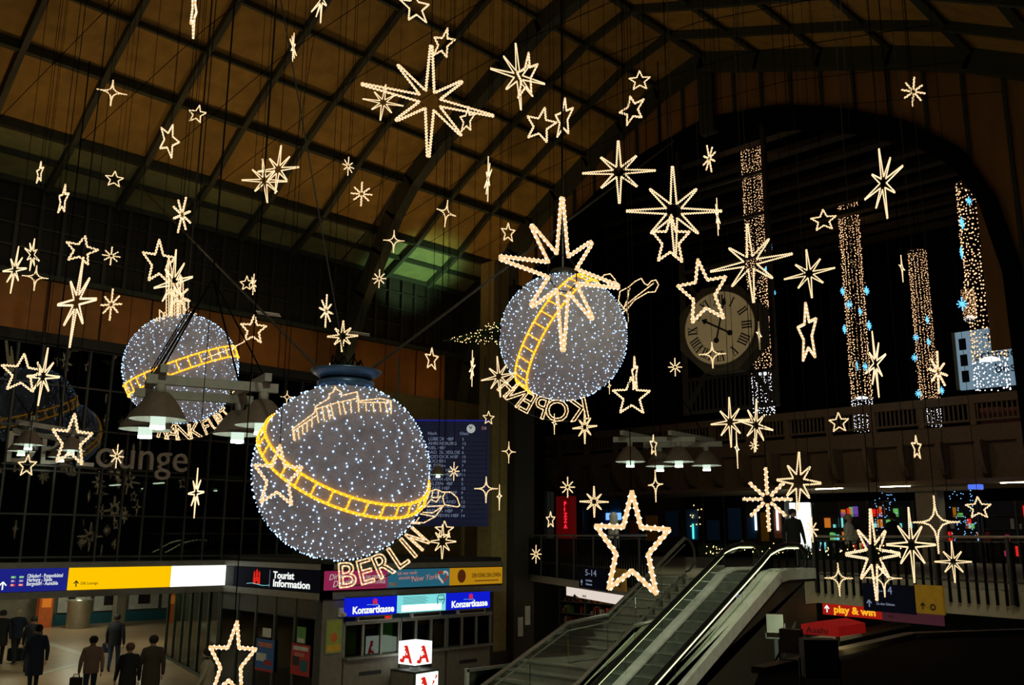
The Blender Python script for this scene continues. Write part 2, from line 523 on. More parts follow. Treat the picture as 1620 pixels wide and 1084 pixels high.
# stone pier at the corner of the hall
pr = struct(thing('trim_1', 'pale ochre stone pier with a dark steel column at the hall corner', None))
pA, pB = W(779, 700, x=-22.9), W(803, 700, x=-22.9)
MB().box(-23.6, -22.9, pA.y, pB.y, 0, 14.0).build('pier', M['pier'], pr)
MB().box(-23.4, -22.6, pB.y + 0.05, pB.y + 1.05, 0, 13.2).build('steel_column', M['pierdark'], pr)
MB().box(-23.7, -22.8, pA.y - 0.1, pB.y + 0.05, 0, 0.5).build('plinth', M['pierdark'], pr)
st = MB().box(0, 0.02, 0, 0.24, 0, 0.62).mesh('notice', M['paper'])
for k, zz in enumerate((0.95, 1.3)):
    o = link('notice', st, pr); o.location = (-22.6, pB.y + 0.25 + .35 * k, zz)
struct(MB().box(-28.0, -26.1, 17.2, YG, 3.35, 9.3).build('wall_side', M['pier']), 'ochre plastered wall behind the departure board')

# lower floor
fl = struct(MB().box(-62, 16, -10, 62, -0.2, 0).build('floor', M['floor']), 'tan tiled floor of the lower hall')
for a, b in (((-46, 14.4), (-33.5, 13.4)), ((-33.5, 13.4), (-29.0, 16.5)), ((-33.5, 13.4), (-31, 10.5)), ((-29, 3), (-27.2, 12.4))):
    MB().bar((*a, 0.003), (*b, 0.003), 0.34, 0.006).build('floor_band', M['floorband'], fl)

# upper concourse slab
EDGE_L = (Vector((-22.7, 23.6, 0)), Vector((-13.95, 18.75, 0)))
EDGE_R = (Vector((-10.70, 20.95, 0)), Vector((-6.1, 19.75, 0)))
far_r = EDGE_R[1] + (EDGE_R[1] - EDGE_R[0]) * 2.0
poly = [(-22.7, 23.6), (-13.95, 18.75), (-13.95, 20.4), (-10.70, 20.4), (-10.70, 20.95), (-6.1, 19.75), (far_r.x, far_r.y), (far_r.x, 62), (-62, 62), (-62, 25.4), (-24.4, 25.4)]
slab = struct(MB().prism(poly, 2.75, 3.25).build('floor', M['concrete']), 'beige edged slab of the upper concourse')
struct(MB().box(-30, -3, 29, 29.3, 0, 2.75).build('wall_under', M['darkwall']), 'dark wall of the shops below the concourse')
struct(MB().box(-62, 16, 60, 60.3, 0, 30).build('wall_far', M['black']), 'far dark end wall of the train shed')
struct(MB().box(-62, -61.7, -10, 60, 0, 30).build('wall_end', M['black']), 'dark end wall of the passage')

def railing(name, label, A, B, step, mtop='silver'):
    u = (B - A).normalized()
    L = (B - A).length
    n = u.cross(Vector((0, 0, 1)))
    t = thing(name, label, 'railing', frame(A + n * 0.05, u))
    MB().tube([(0, 4.28, 0), (L, 4.28, 0)], 0.028, 8).build('top_rail', M[mtop], t)
    MB().box(0, L, 3.40, 3.44, -0.015, 0.015).build('bottom_rail', M['frame'], t)
    bar = MB().box(-0.022, 0.022, 2.98, 4.18, -0.02, 0.02).mesh('baluster', M['black'])
    k = step / 2
    while k < L:
        o = link('baluster', bar, t); o.location = (k, 0, 0); k += step
    po = MB().box(-0.03, 0.03, 3.0, 4.26, -0.03, 0.03).mesh('post', M['frame'])
    k = 0.03
    while k < L:
        o = link('post', po, t); o.location = (k, 0, 0.02); k += 1.6
    MB().box(0, L, 4.17, 4.20, -0.012, 0.012).build('mid_rail', M['frame'], t)
    return t
railing('concourse_railing', 'dark vertical-bar railing above the 5-14 platform sign', *EDGE_L, 0.165)
railing('concourse_railing', 'dark vertical-bar railing above the play and win sign', EDGE_R[0], EDGE_R[0] + (EDGE_R[1] - EDGE_R[0]) * 1.25, 0.20)

# ------------------------------------------------------------------ footbridge across the far end
br = thing('footbridge', 'dark concrete footbridge with railing crossing beyond the arch', 'bridge', T(0, 45, 0))
X0, X1 = -50.0, -5.0
MB().box(X0, X1, 0.0, 4.0, 8.7, 9.45).build('deck', M['bridge'], br)
MB().box(X0, X1, 0.3, 4.0, 6.95, 8.7).build('web', M['bridge'], br)
MB().box(X0, X1, -0.9, 4.2, 6.75, 6.95).build('soffit', M['bridge'], br)
MB().box(X0, X1, -0.08, 0.22, 10.45, 10.85).build('top_rail', M['bridge'], br)
MB().box(X0, X1, -0.03, 0.15, 9.62, 9.72).build('bottom_rail', M['bridge'], br)
x = X0
pm = MB().box(-0.14, 0.14, -0.06, 0.2, 9.45, 10.5).mesh('post', M['bridge'])
bm_ = MB()
while x < X1:
    o = link('post', pm, br); o.location = (x, 0, 0)
    for k in range(1, 11):
        xx = x + k * 2.35 / 11
        bm_.box(xx - 0.035, xx + 0.035, 0.03, 0.09, 9.7, 10.48)
    x += 2.35
tag(bm_.build('baluster', M['bridge'], br), kind='stuff')
hb = MB()
prof = [(0, 8.7)] + [(1.15 * math.sin(a), 6.95 + 1.75 * (1 - math.cos(a)) ** 1.0) for a in [math.pi / 2 * k / 7 for k in range(7, -1, -1)]]
poly = [(0.3, 8.7), (-0.85, 8.7), (-0.82, 8.3), (-0.7, 7.9), (-0.5, 7.5), (-0.25, 7.2), (0.3, 6.95)]
k = len(poly)
hb.v = [(-0.12, a, b) for a, b in poly] + [(0.12, a, b) for a, b in poly]
hb.f = [tuple(range(k)), tuple(reversed(range(k, 2 * k)))] + [(i, i + k, (i + 1) % k + k, (i + 1) % k) for i in range(k)]
hm = hb.mesh('bracket', M['bridge'])
x = X0 + 0.6
while x < X1:
    o = link('bracket', hm, br); o.location = (x, 0, 0); x += 1.75
st = MB().box(-0.7, 0.7, 0, 0.12, 0, 0.03).mesh('strip_light', M['fluoro'])
for px in (1415, 1310, 1610):
    p = W(px, 766, y=44.3); o = link('strip_light', st, br); o.location = (p.x, p.y - 45, 6.71)

# train shed beyond: dark purlins
sh = struct(thing('ceiling', 'dark ribbed roof of the train shed beyond the arch', None))
for k in range(12):
    y = 30 + 2.4 * k
    MB().box(-34, 4, y, y + 0.55, 21.4 + 0.16 * k, 21.7 + 0.16 * k).build('shed_purlin', mat('shed_purlin', (.07, .058, .03), .8), sh)
for x in (-27, -19, -11, -3):
    MB().bar((x, 29.5, 22.0), (x, 59.5, 23.8), 0.4, 0.5).build('shed_beam', M['black'], sh)
MB().box(-40, 8, 26, 60, 24.2, 24.4).build('shed_cover', M['black'], sh)

# lattice screens in the arch that carry the clock
ls = struct(thing('trim_2', 'dark lattice steel screen standing in the arch behind the clock', None))
for x in (-17.2, -13.9):
    MB().box(x - 0.07, x + 0.07, YG + 0.3, YG + 0.45, 8.2, arch_z(x - CX)).build('mast', M['frame'], ls)
for z in (8.2, 9.3, 13.0, 14.4, 15.8):
    MB().box(-17.2, -13.9, YG + 0.3, YG + 0.4, z, z + 0.10).build('crossbar', M['frame'], ls)
for k in range(20):
    x = -17.1 + k * 0.165
    MB().box(x - 0.02, x + 0.02, YG + 0.28, YG + 0.32, 8.2, 9.3).build('lattice_bar', M['frame'], ls)
for a, b in (((-17.2, 8.3), (-13.9, 13.0)), ((-13.9, 8.3), (-17.2, 13.0))):
    MB().bar((a[0], YG + 0.35, a[1]), (b[0], YG + 0.35, b[1]), 0.12).build('brace', M['frame'], ls)

# ------------------------------------------------------------------ clock
cp = W(1138, 519, y=24.2)
ck = thing('station_clock', 'large round station clock with roman numerals in octagonal housing', 'clock',
           frame(cp, (math.cos(math.radians(9)), math.sin(math.radians(9)), 0)))
R = 1.16
mb = MB()
oc = [(R * 1.26 * math.cos(math.radians(22.5 + 45 * k)), R * 1.26 * math.sin(math.radians(22.5 + 45 * k))) for k in range(8)]
mb.prism(oc, -0.65, -0.02).build('housing', M['clockbody'], ck)
ring = MB()
ring.lathe([(R * 1.0, -0.02), (R * 1.0, 0.05), (R * 1.05, 0.05), (R * 1.05, -0.02)], 48).build('bezel', M['clockbody'], ck)
dl = MB()
dl.prism([(R * math.cos(2 * math.pi * k / 48), R * math.sin(2 * math.pi * k / 48)) for k in range(48)], -0.02, 0.0).build('dial', M['dial'], ck)
NUM = ['XII', 'I', 'II', 'III', 'IIII', 'V', 'VI', 'VII', 'VIII', 'IX', 'X', 'XI']
def numeral(s):
    mb = MB(); h = 0.30; wd = {'I': 0.09, 'V': 0.17, 'X': 0.17}
    tot = sum(wd[c] for c in s); x = -tot / 2
    for c in s:
        w_ = wd[c]; m_ = x + w_ / 2
        if c == 'I': mb.box(m_ - 0.022, m_ + 0.022, 0, h, 0.002, 0.012)
        elif c == 'V':
            mb.bar((x + 0.02, h, 0.006), (m_, 0, 0.006), 0.044, 0.01); mb.bar((x + w_ - 0.02, h, 0.006), (m_, 0, 0.006), 0.02, 0.01)
        else:
            mb.bar((x + 0.02, h, 0.006), (x + w_ - 0.02, 0, 0.006), 0.044, 0.01); mb.bar((x + w_ - 0.02, h, 0.006), (x + 0.02, 0, 0.006), 0.02, 0.01)
        x += w_
    mb.box(-tot / 2, tot / 2, -0.008, 0.006, 0.002, 0.011); mb.box(-tot / 2, tot / 2, h - 0.006, h + 0.008, 0.002, 0.011)
    return mb
for k, s in enumerate(NUM):
    o = numeral(s).build('numeral', M['ink'], ck)
    a = -2 * math.pi * k / 12
    o.matrix_local = Matrix.Rotation(a, 4, 'Z') @ T(0, R * 0.64, 0)
def hand(name, L, w, ang, z):
    mb = MB()
    mb.box(-w / 2, w / 2, -0.38, L * 0.72, z, z + 0.015)
    mb.prism([(0, L), (-w * 1.7, L * 0.78), (0, L * 0.68), (w * 1.7, L * 0.78)], z, z + 0.015)
    mb.prism([(0.09 * math.cos(k * math.pi / 5), -0.40 + 0.09 * math.sin(k * math.pi / 5)) for k in range(10)], z, z + 0.015)
    o = mb.build(name, M['ink'], ck); o.matrix_local = Matrix.Rotation(-ang, 4, 'Z')
hand('hour_hand', 0.66, 0.06, math.radians(300), 0.02)
hand('minute_hand', 1.0, 0.05, math.radians(14), 0.04)

# ------------------------------------------------------------------ stairs
ST = thing('staircase', 'stone staircase with mid landing beside the escalator', 'staircase', T(0, 0, 0))
def run(y0, z0, y1, z1, n, x0=-13.8, x1=-12.35):
    for k in range(n):
        ya = y0 + (y1 - y0) * k / n; yb = y0 + (y1 - y0) * (k + 1) / n; zb = z0 + (z1 - z0) * (k + 1) / n
        MB().box(x0, x1, ya, yb + 0.03, max(0, zb - 0.5), zb).build('step', M['step'], ST)
        MB().box(x0, x1, ya - 0.02, ya + 0.03, zb - 0.025, zb + 0.004).build('nosing', M['silver'], ST)
run(17.1, 1.55, 20.4, 3.25, 10)
MB().box(-13.8, -12.35, 15.6, 17.15, 1.3, 1.55).build('landing', M['step'], ST)
run(12.6, 0, 15.6, 1.55, 9, -14.6, -12.35)
for x, pts, nm in ((-13.9, [(12.3, 1.0), (13.3, 1.40), (15.69, 2.38), (17.05, 2.48), (20.24, 4.22)], 'a'), (-12.42, [(12.6, 0.95), (14.28, 1.42), (16.12, 2.40), (17.42, 2.50), (20.6, 4.15)], 'b')):
    P = [(x, a, b) for a, b in pts]
    MB().tube(P, 0.04, 8).build('handrail', M['silver'], ST)
    P2 = [(x, a, b - 0.16) for a, b in pts]
    MB().tube(P2, 0.018, 6).build('lower_rail', M['silver'], ST)
    for (a, za), (b, zb) in zip(pts[:-1], pts[1:]):
        k = max(1, int(round((b - a) / 1.1)))
        for i in range(k):
            ya, yb = a + (b - a) * i / k + 0.01, a + (b - a) * (i + 1) / k - 0.01
            z1, z2 = za + (zb - za) * i / k, za + (zb - za) * (i + 1) / k
            mb = MB(); t = 0.006
            mb.v = [(x - t, ya, max(0, z1 - 0.95)), (x - t, yb, max(0, z2 - 0.95)), (x - t, yb, z2 - 0.05), (x - t, ya, z1 - 0.05)]
            mb.v += [(p[0] + 2 * t, p[1], p[2]) for p in mb.v]
            mb.f = [(0, 1, 2, 3), (7, 6, 5, 4), (0, 4, 5, 1), (1, 5, 6, 2), (2, 6, 7, 3), (3, 7, 4, 0)]
            mb.build('glass_panel', M['bglass'], ST)
    # solid stringer
    mb = MB()
    for (a, za), (b, zb) in zip(pts[:-1], pts[1:]):
        mb.bar((x, a, za - 0.98), (x, b, zb - 0.98), 0.09, 0.22)
    mb.build('stringer', M['silver'], ST)
MB().tube([(-13.9, 20.24, 4.22)] + [(-13.9, 20.24 + 0.42 * math.sin(a), 3.8 + 0.42 * math.cos(a)) for a in [math.pi * k / 8 for k in range(1, 9)]], 0.03, 8).build('newel_loop', M['frame'], ST)

gb = thing('glass_barrier', 'framed green glass barrier at the foot of the staircase', 'barrier', T(0, 0, 0))
MB().box(-14.13, -14.11, 12.95, 14.8, 0.05, 1.60).build('glass_panel', M['bglass'], gb)
MB().box(-14.15, -14.09, 12.88, 12.96, 0, 1.66).build('end_post', M['whitepaint'], gb)
MB().box(-14.15, -14.09, 12.9, 14.8, 1.59, 1.65).build('top_rail', M['silver'], gb)
# ------------------------------------------------------------------ escalator
M['handlight'] = glow('handrail_light', (0.92, 1.0, 0.50), 2.2)
ES = thing('escalator', 'escalator with black handrails and glass sides rising to the concourse', 'escalator', T(0, 0, 0))
SL = 0.52
def hz(y):                                         # handrail height
    return 4.07 if y > 19.5 else 4.07 - SL * (19.5 - y)
yb = 11.6
for x, inner in ((-12.1, 1), (-10.9, -1)):
    rail = [(x, yb, hz(yb))] + [(x, y, hz(y)) for y in (13, 15, 17, 18.8)] + [(x, 19.2, hz(19.2) + 0.02), (x, 19.55, 4.03), (x, 19.9, 4.08), (x, 20.5, 4.08)]
    rail += [(x, 20.5 + 0.36 * math.sin(a), 3.72 + 0.36 * math.cos(a)) for a in [math.pi * k / 8 for k in range(1, 9)]]
    MB().tube(rail, 0.055, 8).build('handrail', M['rubber'], ES)
    MB().tube([(p[0] - inner * 0.02, p[1], p[2] - 0.075) for p in rail[:9]], 0.014, 6).build('handrail_light', M['handlight'], ES)
    # glass sides in panels
    ys = [yb + 1.27 * k for k in range(8)]
    for a, b in zip(ys[:-1], ys[1:]):
        b -= 0.015
        mb = MB(); t = 0.006
        lo = lambda y: hz(y) - 0.46
        mb.v = [(x - t, a, lo(a)), (x - t, b, lo(b)), (x - t, b, hz(b) - 0.09), (x - t, a, hz(a) - 0.09)]
        mb.v += [(p[0] + 2 * t, p[1], p[2]) for p in mb.v]
        mb.f = [(0, 1, 2, 3), (7, 6, 5, 4), (0, 4, 5, 1), (1, 5, 6, 2), (2, 6, 7, 3), (3, 7, 4, 0)]
        mb.build('glass_panel', M['bglass'], ES)
    # decks and skirts
    low = [(yb, hz(yb) - 0.50), (18.7, hz(18.7) - 0.50), (19.1, 3.40), (19.5, 3.50), (20.9, 3.50)]
    mb = MB()
    for (a, za), (b, zb) in zip(low[:-1], low[1:]): mb.bar((x, a, za), (x, b, zb), 0.26, 0.10)
    mb.build('deck', M['whitepaint'], ES)
    mb = MB()
    for (a, za), (b, zb) in zip(low[:-1], low[1:]): mb.bar((x + inner * 0.12, a, za - 0.16), (x + inner * 0.12, b, zb - 0.16), 0.02, 0.30)
    mb.build('skirt', M['silver'], ES)
n = 21
for k in range(n):
    y = 11.8 + k * (19.6 - 11.8) / n
    z = hz(y) - 0.50 - 0.0
    MB().box(-11.98, -11.02, y, y + 0.40, z - 0.20, z).build('step', M['estep'], ES)
    MB().box(-11.98, -11.02, y - 0.01, y + 0.03, z - 0.012, z + 0.004).build('step_edge', M['silver'], ES)
MB().box(-12.0, -11.0, 19.4, 20.9, 3.2, 3.27).build('landing_plate', M['silver'], ES)
mb = MB()
poly = [(yb, 0.0), (yb + 0.01, hz(yb) - 0.56), (18.7, hz(18.7) - 0.56), (19.4, 3.44), (20.9, 3.44), (20.9, 0.0)]
k = len(poly)
for xx in ((-10.78, -10.72), (-12.28, -12.22)):
    b0 = len(mb.v)
    mb.v += [(xx[0], a, b) for a, b in poly] + [(xx[1], a, b) for a, b in poly]
    mb.f += [tuple(b0 + i for i in range(k)), tuple(b0 + i for i in reversed(range(k, 2 * k)))] + [tuple(b0 + q for q in (i, i + k, (i + 1) % k + k, (i + 1) % k)) for i in range(k)]
mb.build('side_cladding', M['pierdark'], ES)
mb = MB()
low = [(yb, hz(yb) - 0.54), (18.7, hz(18.7) - 0.54), (19.2, 3.38), (19.6, 3.43), (20.9, 3.43)]
for (a, za), (b, zb) in zip(low[:-1], low[1:]): mb.bar((-10.74, a, za), (-10.74, b, zb), 0.16, 0.24)
mb.build('outer_trim', M['whitepaint'], ES)
# ================================================================== LOUNGE BUILDING AND KIOSKS
XA, XK, YT = -25.4, -20.5, 13.6
# lounge glass front above the fascia
gf = struct(thing('window_1', 'dark gridded glass front of the lounge above the fascia', None))
cols = [-0.5 + 0.62 * k for k in range(29)]
rows = [3.62, 4.72, 5.85, 7.0, 8.15, 9.2]
pane = {}
for j in range(len(rows) - 1):
    h = rows[j + 1] - rows[j] - 0.05
    pane[j] = MB().box(-26.012, -26.0, 0.025, 0.595, 0, h).mesh('pane', M['glass'])
for y in cols[:-1]:
    for j in range(len(rows) - 1):
        o = link('pane', pane[j], gf); o.location = (0, y, rows[j] + 0.025)
mu = MB().box(-26.06, -25.95, -0.025, 0.025, 3.45, 9.3).mesh('mullion', M['frame'])
for y in cols:
    o = link('mullion', mu, gf); o.location = (0, y, 0)
for z in rows:
    MB().box(-26.05, -25.955, cols[0], cols[-1], z - 0.022, z + 0.022).build('transom', M['frame'], gf)
struct(MB().box(-28.0, -25.8, -6, 17.4, 9.22, 9.5).build('trim_3', M['darkwall']), 'dark roof edge of the lounge building')
struct(MB().box(-34.2, -34.0, -6, 17, 3.4, 9.2).build('wall_room', M['darkwall']), 'dark back wall inside the lounge')
struct(MB().box(-60, -25.9, -6, 17, 3.36, 3.45).build('floor', M['darkwall']), 'dark floor of the lounge above the passage')
struct(MB().box(-34.1, -26.1, -6, 17, 5.9, 6.0).build('ceiling', M['fascia']), 'low suspended ceiling inside the lounge')
cl = MB().box(-0.35, 0.35, -0.06, 0.06, -0.03, 0).mesh('ceiling_light', M['signwhite'])
for k, (px, py) in enumerate(((182, 768), (222, 774), (252, 765), (122, 771))):
    p = W(px, py, z=5.88)
    o = link('ceiling_light', cl, None); o.location = (p.x, p.y, 5.9)
    tag(o, ['strip light in the lounge ceiling, third along the window', 'strip light in the lounge ceiling behind the n of Lounge', 'strip light in the lounge ceiling behind the g of Lounge', 'strip light in the lounge ceiling nearest the letter B'][k], 'lamp', 'lights in the lounge ceiling')
# DB Lounge letters
pa, pb = W(3, 733, x=-25.9), W(291, 745, x=-25.9)
sg = thing('lounge_sign', 'grey raised letters DB Lounge on the glass front', 'sign', frame((-25.9, pa.y, 6.02), (0, 1, 0)))
Ltot = pb.y - pa.y
me = text_mesh('DB Lounge', 1.0, 0.04)
xs = [v.co.x for v in me.vertices]; sc = Ltot / (max(xs) - min(xs))
bpy.data.meshes.remove(me)
xoff = 0.0
adv = {}
for i, ch in enumerate('DB Lounge'):
    pre = text_mesh('DB Lounge'[:i + 1], 1.0, 0.04)
    xm = max(v.co.x for v in pre.vertices) if len(pre.vertices) else 0
    bpy.data.meshes.remove(pre)
    if ch == ' ': continue
    one = text_mesh(ch, 1.0, 0.04)
    x1 = max(v.co.x for v in one.vertices)
    one.materials.clear(); one.materials.append(M['letter'])
    o = link('letter', one, sg)
    o.matrix_local = T((xm - x1) * sc, 0, 0) @ Matrix.Diagonal((sc, sc * 1.05, 1, 1))
MB().box(0, Ltot, -0.06, -0.02, -0.05, 0.0).build('sign_rail', M['frame'], sg)

# fascia beam running round the kiosks
fa = struct(thing('trim_4', 'grey fascia beam carrying the lit signs', None))
for z0, z1, o_ in ((2.62, 2.79, 0.06), (3.36, 3.50, 0.06), (2.79, 3.36, 0.0)):
    mm = M['fascia'] if o_ else M['darkwall']
    MB().box(XA - 0.5, XA + o_, -6, YT, z0, z1).build('beam', mm, fa)
    MB().box(XA - 0.5, XK + o_, YT - o_, YT + 0.4, z0, z1).build('beam', mm, fa)
    MB().box(XK - 0.4, XK + o_, YT, 20.15, z0, z1).build('beam', mm, fa)
MB().prism([(XA - 0.4, YT + 0.1), (XK, YT + 0.1), (XK, 20.1), (XA - 0.4, 20.1)], 3.5, 3.62).build('kiosk_roof', M['darkwall'], fa)

def wall_sign(name, label, X, px0, px1, z0, z1, face, depth=0.06, cat='sign'):
    ya, yb = W(px0, 900, x=X).y, W(px1, 900, x=X).y
    t = thing(name, label, cat, frame((X + 0.01, ya, z0), (0, 1, 0)))
    w, h = yb - ya, z1 - z0
    MB().box(0, w, 0, h, 0, depth).build('panel', face, t)
    return t, w, h, depth
t, w, h, dz = wall_sign('direction_sign', 'lit blue sign listing suburban train lines with white arrow', XA, -6, 107, 2.80, 3.36, M['signblue'])
for k, s in enumerate(('Ohlsdorf - Poppenbüttel', 'Harburg - Stade', 'Bergedorf - Aumühle')):
    text(s, 0.135, M['textwhite'], t, w * 0.42, h * (0.60 - 0.17 * k), dz + 0.01, width=w * (0.50, 0.35, 0.44)[k])
    for q, x in enumerate((0.20, 0.31)):
        MB().box(w * x, w * (x + 0.065), h * (0.59 - 0.17 * k), h * (0.68 - 0.17 * k), dz, dz + 0.008).build('line_badge', M[('litgreen', 'litviolet', 'litred')[k]], t)
        text((('S1', 'S11'), ('S3', 'S31'), ('S2', 'S21'))[k][q], 0.06, M['textwhite'], t, w * (x + 0.008), h * (0.607 - 0.17 * k), dz + 0.012)
mb = MB(); ax = w * 0.10
mb.box(ax - 0.015, ax + 0.015, 0.06, 0.24, dz, dz + 0.01); mb.bar((ax, 0.25, dz + 0.005), (ax - 0.08, 0.16, dz + 0.005), 0.03, 0.01); mb.bar((ax, 0.25, dz + 0.005), (ax + 0.08, 0.16, dz + 0.005), 0.03, 0.01)
mb.build('arrow', M['textwhite'], t)
t, w, h, dz = wall_sign('direction_sign', 'lit yellow sign panel with small arrow to the lounge', XA, 109, 269.5, 2.80, 3.36, M['signyellow'])
text('DB Lounge', 0.10, M['ink'], t, w * 0.11, 0.13, dz + 0.01)
mb = MB(); ax = w * 0.07
mb.box(ax - 0.012, ax + 0.012, 0.08, 0.22, dz, dz + 0.01); mb.bar((ax, 0.23, dz + 0.005), (ax - 0.06, 0.16, dz + 0.005), 0.022, 0.01); mb.bar((ax, 0.23, dz + 0.005), (ax + 0.06, 0.16, dz + 0.005), 0.022, 0.01)
mb.build('arrow', M['ink'], t)
wall_sign('light_box', 'blank lit white sign panel next to the yellow one', XA, 270.5, 362, 2.80, 3.36, M['signwhite'])

def castle(parent, x, y, s, m, z):
    mb = MB()
    mb.box(x - .5 * s, x - .12 * s, y, y + .5 * s, z, z + .008); mb.box(x + .12 * s, x + .5 * s, y, y + .5 * s, z, z + .008)
    mb.box(x - .12 * s, x + .12 * s, y + .22 * s, y + .5 * s, z, z + .008)
    for q in (-.36, 0, .36):
        hh = .95 if q == 0 else .8
        mb.box(x + (q - .11) * s, x + (q + .11) * s, y + .5 * s, y + hh * s, z, z + .008)
        mb.prism([(x + (q - .13) * s, y + hh * s), (x + (q + .13) * s, y + hh * s), (x + q * s, y + (hh + .2) * s)], z, z + .008)
    return mb.build('castle_emblem', m, parent)
# tourist information fascia sign (faces the hall)
pa, pb = W(373, 910, y=YT), W(508, 910, y=YT)
t = thing('tourist_sign', 'dark navy Tourist Information sign with red castle emblem', 'sign', frame((pa.x, YT - 0.01, 2.80), (1, 0, 0)))
w = pb.x - pa.x
MB().box(0, w, 0, 0.56, 0, 0.06).build('panel', M['navy'], t)
castle(t, w * 0.30, 0.10, 0.36, M['litred'], 0.061)
mb = MB(); mb.tube([(w * (0.18 + 0.28 * k / 8), 0.10 + 0.02 * math.sin(k * .8), 0.066) for k in range(9)], 0.008, 4)
mb.build('wave', M['litcyan'], t)
text('Tourist', 0.26, M['textwhite'], t, w * 0.50, 0.29, 0.07, width=w * 0.24, bold=.006)
text('Information', 0.26, M['textwhite'], t, w * 0.50, 0.08, 0.07, width=w * 0.41, bold=.006)
MB().box(w * 0.455, w * 0.458, 0.04, 0.5, 0.06, 0.066).build('divider', M['boardtext'], t)

# posters over the ticket counters
def k_sign(px0, px1, face, name, label, z0=2.85, z1=3.33):
    return wall_sign(name, label, XK, px0, px1, z0, z1, face)
t, w, h, dz = k_sign(513, 611, M['litpink'], 'show_banner', 'pink lit banner lettered Dirty Dancing')
text('Dirty', 0.20, M['printwhite'], t, 0.10, 0.25, dz + .01, rot=0.12, shear=0.35)
text('Dancing', 0.22, M['printwhite'], t, 0.22, 0.07, dz + .01, rot=0.12, shear=0.35)
text('DAS ORIGINAL', 0.13, M['printwhite'], t, w * 0.63, 0.26, dz + .01, width=w * 0.33)
text('LIVE ON STAGE', 0.13, M['printwhite'], t, w * 0.60, 0.13, dz + .01, width=w * 0.36)
MB().box(w * .60, w * .96, 0.055, 0.075, dz, dz + .006).build('small_print', M['pinkp'], t)
t, w, h, dz = k_sign(612, 709, M['litteal'], 'show_banner', 'teal lit banner with lifebuoy heart and New York lettering')
text('Ich war noch', 0.13, M['printpink'], t, w * 0.14, 0.33, dz + .01, rot=0.03)
text('niemals in', 0.13, M['printpink'], t, w * 0.16, 0.21, dz + .01, rot=0.03)
text('New York', 0.22, M['printpink'], t, w * 0.36, 0.14, dz + .01, rot=0.06, shear=0.3)
MB().box(w * .02, w * .15, 0.05, 0.14, dz, dz + .006).build('small_print', M['paper'], t)
hp = []
for k in range(26):
    a = 2 * math.pi * k / 26
    hp.append((w * 0.88 + 0.011 * 16 * math.sin(a) ** 3, 0.26 + 0.011 * (13 * math.cos(a) - 5 * math.cos(2 * a) - 2 * math.cos(3 * a) - math.cos(4 * a)), dz + 0.015))
for k in range(4):
    seg = [hp[(k * 13 // 2 + q) % 26] for q in range(8)]
    MB().tube(seg, 0.03, 5).build('heart_ring', M['printred'] if k % 2 else M['printwhite'], t)
t, w, h, dz = k_sign(710, 792, M['litamber'], 'show_banner', 'amber lit banner lettered Der König der Löwen')
text('DER KÖNIG DER LÖWEN', 0.17, M['ink'], t, w * 0.40, 0.20, dz + .01, width=w * 0.56)
MB().box(w * .46, w * .92, 0.09, 0.115, dz, dz + .006).build('small_print', M['orange'], t)
MB().prism([(w * 0.21 + 0.16 * math.cos(a) , 0.25 + 0.19 * math.sin(a)) for a in [2 * math.pi * k / 14 for k in range(14)]], dz, dz + .006).build('dark_emblem', M['orange'], t)

# Konzertkasse light boxes
for k, (p0, p1, face) in enumerate(((552, 628, 'konz'), (633, 705, 'litcyan'), (709, 775, 'konz'))):
    nm = ['lit blue Konzertkasse sign next to the yellow poster', 'pale cyan lit panel between the two blue Konzertkasse signs', 'lit blue Konzertkasse sign next to the ochre pier'][k]
    ya, yb = W(p0, 960, x=XK + 0.25).y, W(p1, 960, x=XK + 0.25).y
    t = thing('ticket_sign', nm, 'sign', frame((XK + 0.05, ya, 2.19), (0, 1, 0)))
    w = yb - ya
    MB().box(0, w, 0, 0.46, 0, 0.2).build('light_box', M[face], t)
    mb = MB()
    for a in ((0, w, -0.02, 0), (0, w, 0.46, 0.48)): mb.box(a[0], a[1], a[2], a[3], 0, 0.2)
    mb.build('casing', M['frame'], t)
    if k != 1:
        text('Konzertkasse', 0.25, M['textwhite'], t, w * 0.07, 0.06, 0.206, width=w * 0.86, bold=.008)
        castle(t, w * 0.53, 0.27, 0.14, M['litred'], 0.201)
        MB().tube([(w * (0.36 + 0.035 * q), 0.262 + 0.008 * math.sin(q), 0.204) for q in range(8)], 0.005, 4).build('wave', M['litcyan'], t)
    else:
        MB().box(w * .03, w * .9, 0.03, 0.20, 0.2, 0.204).build('bright_field', M['signwhite'], t)
        mb = MB()
        for q in range(5): mb.box(w * .06, w * (.55 + .05 * (q % 2)), 0.24 + q * 0.04, 0.25 + q * 0.04, 0.2, 0.204)
        mb.build('small_print', M['teal'], t)
        mb = MB()
        mb.tube([(w * .82, .16, .205), (w * .80, .32, .205), (w * .83, .42, .205), (w * .95, .42, .205), (w * .97, .30, .205), (w * .93, .17, .205)], 0.012, 4)
        mb.tube([(w * .83, .31, .205), (w * .89, .29, .205), (w * .95, .31, .205)], 0.016, 4)
        mb.build('face_drawing', M['teal'], t)
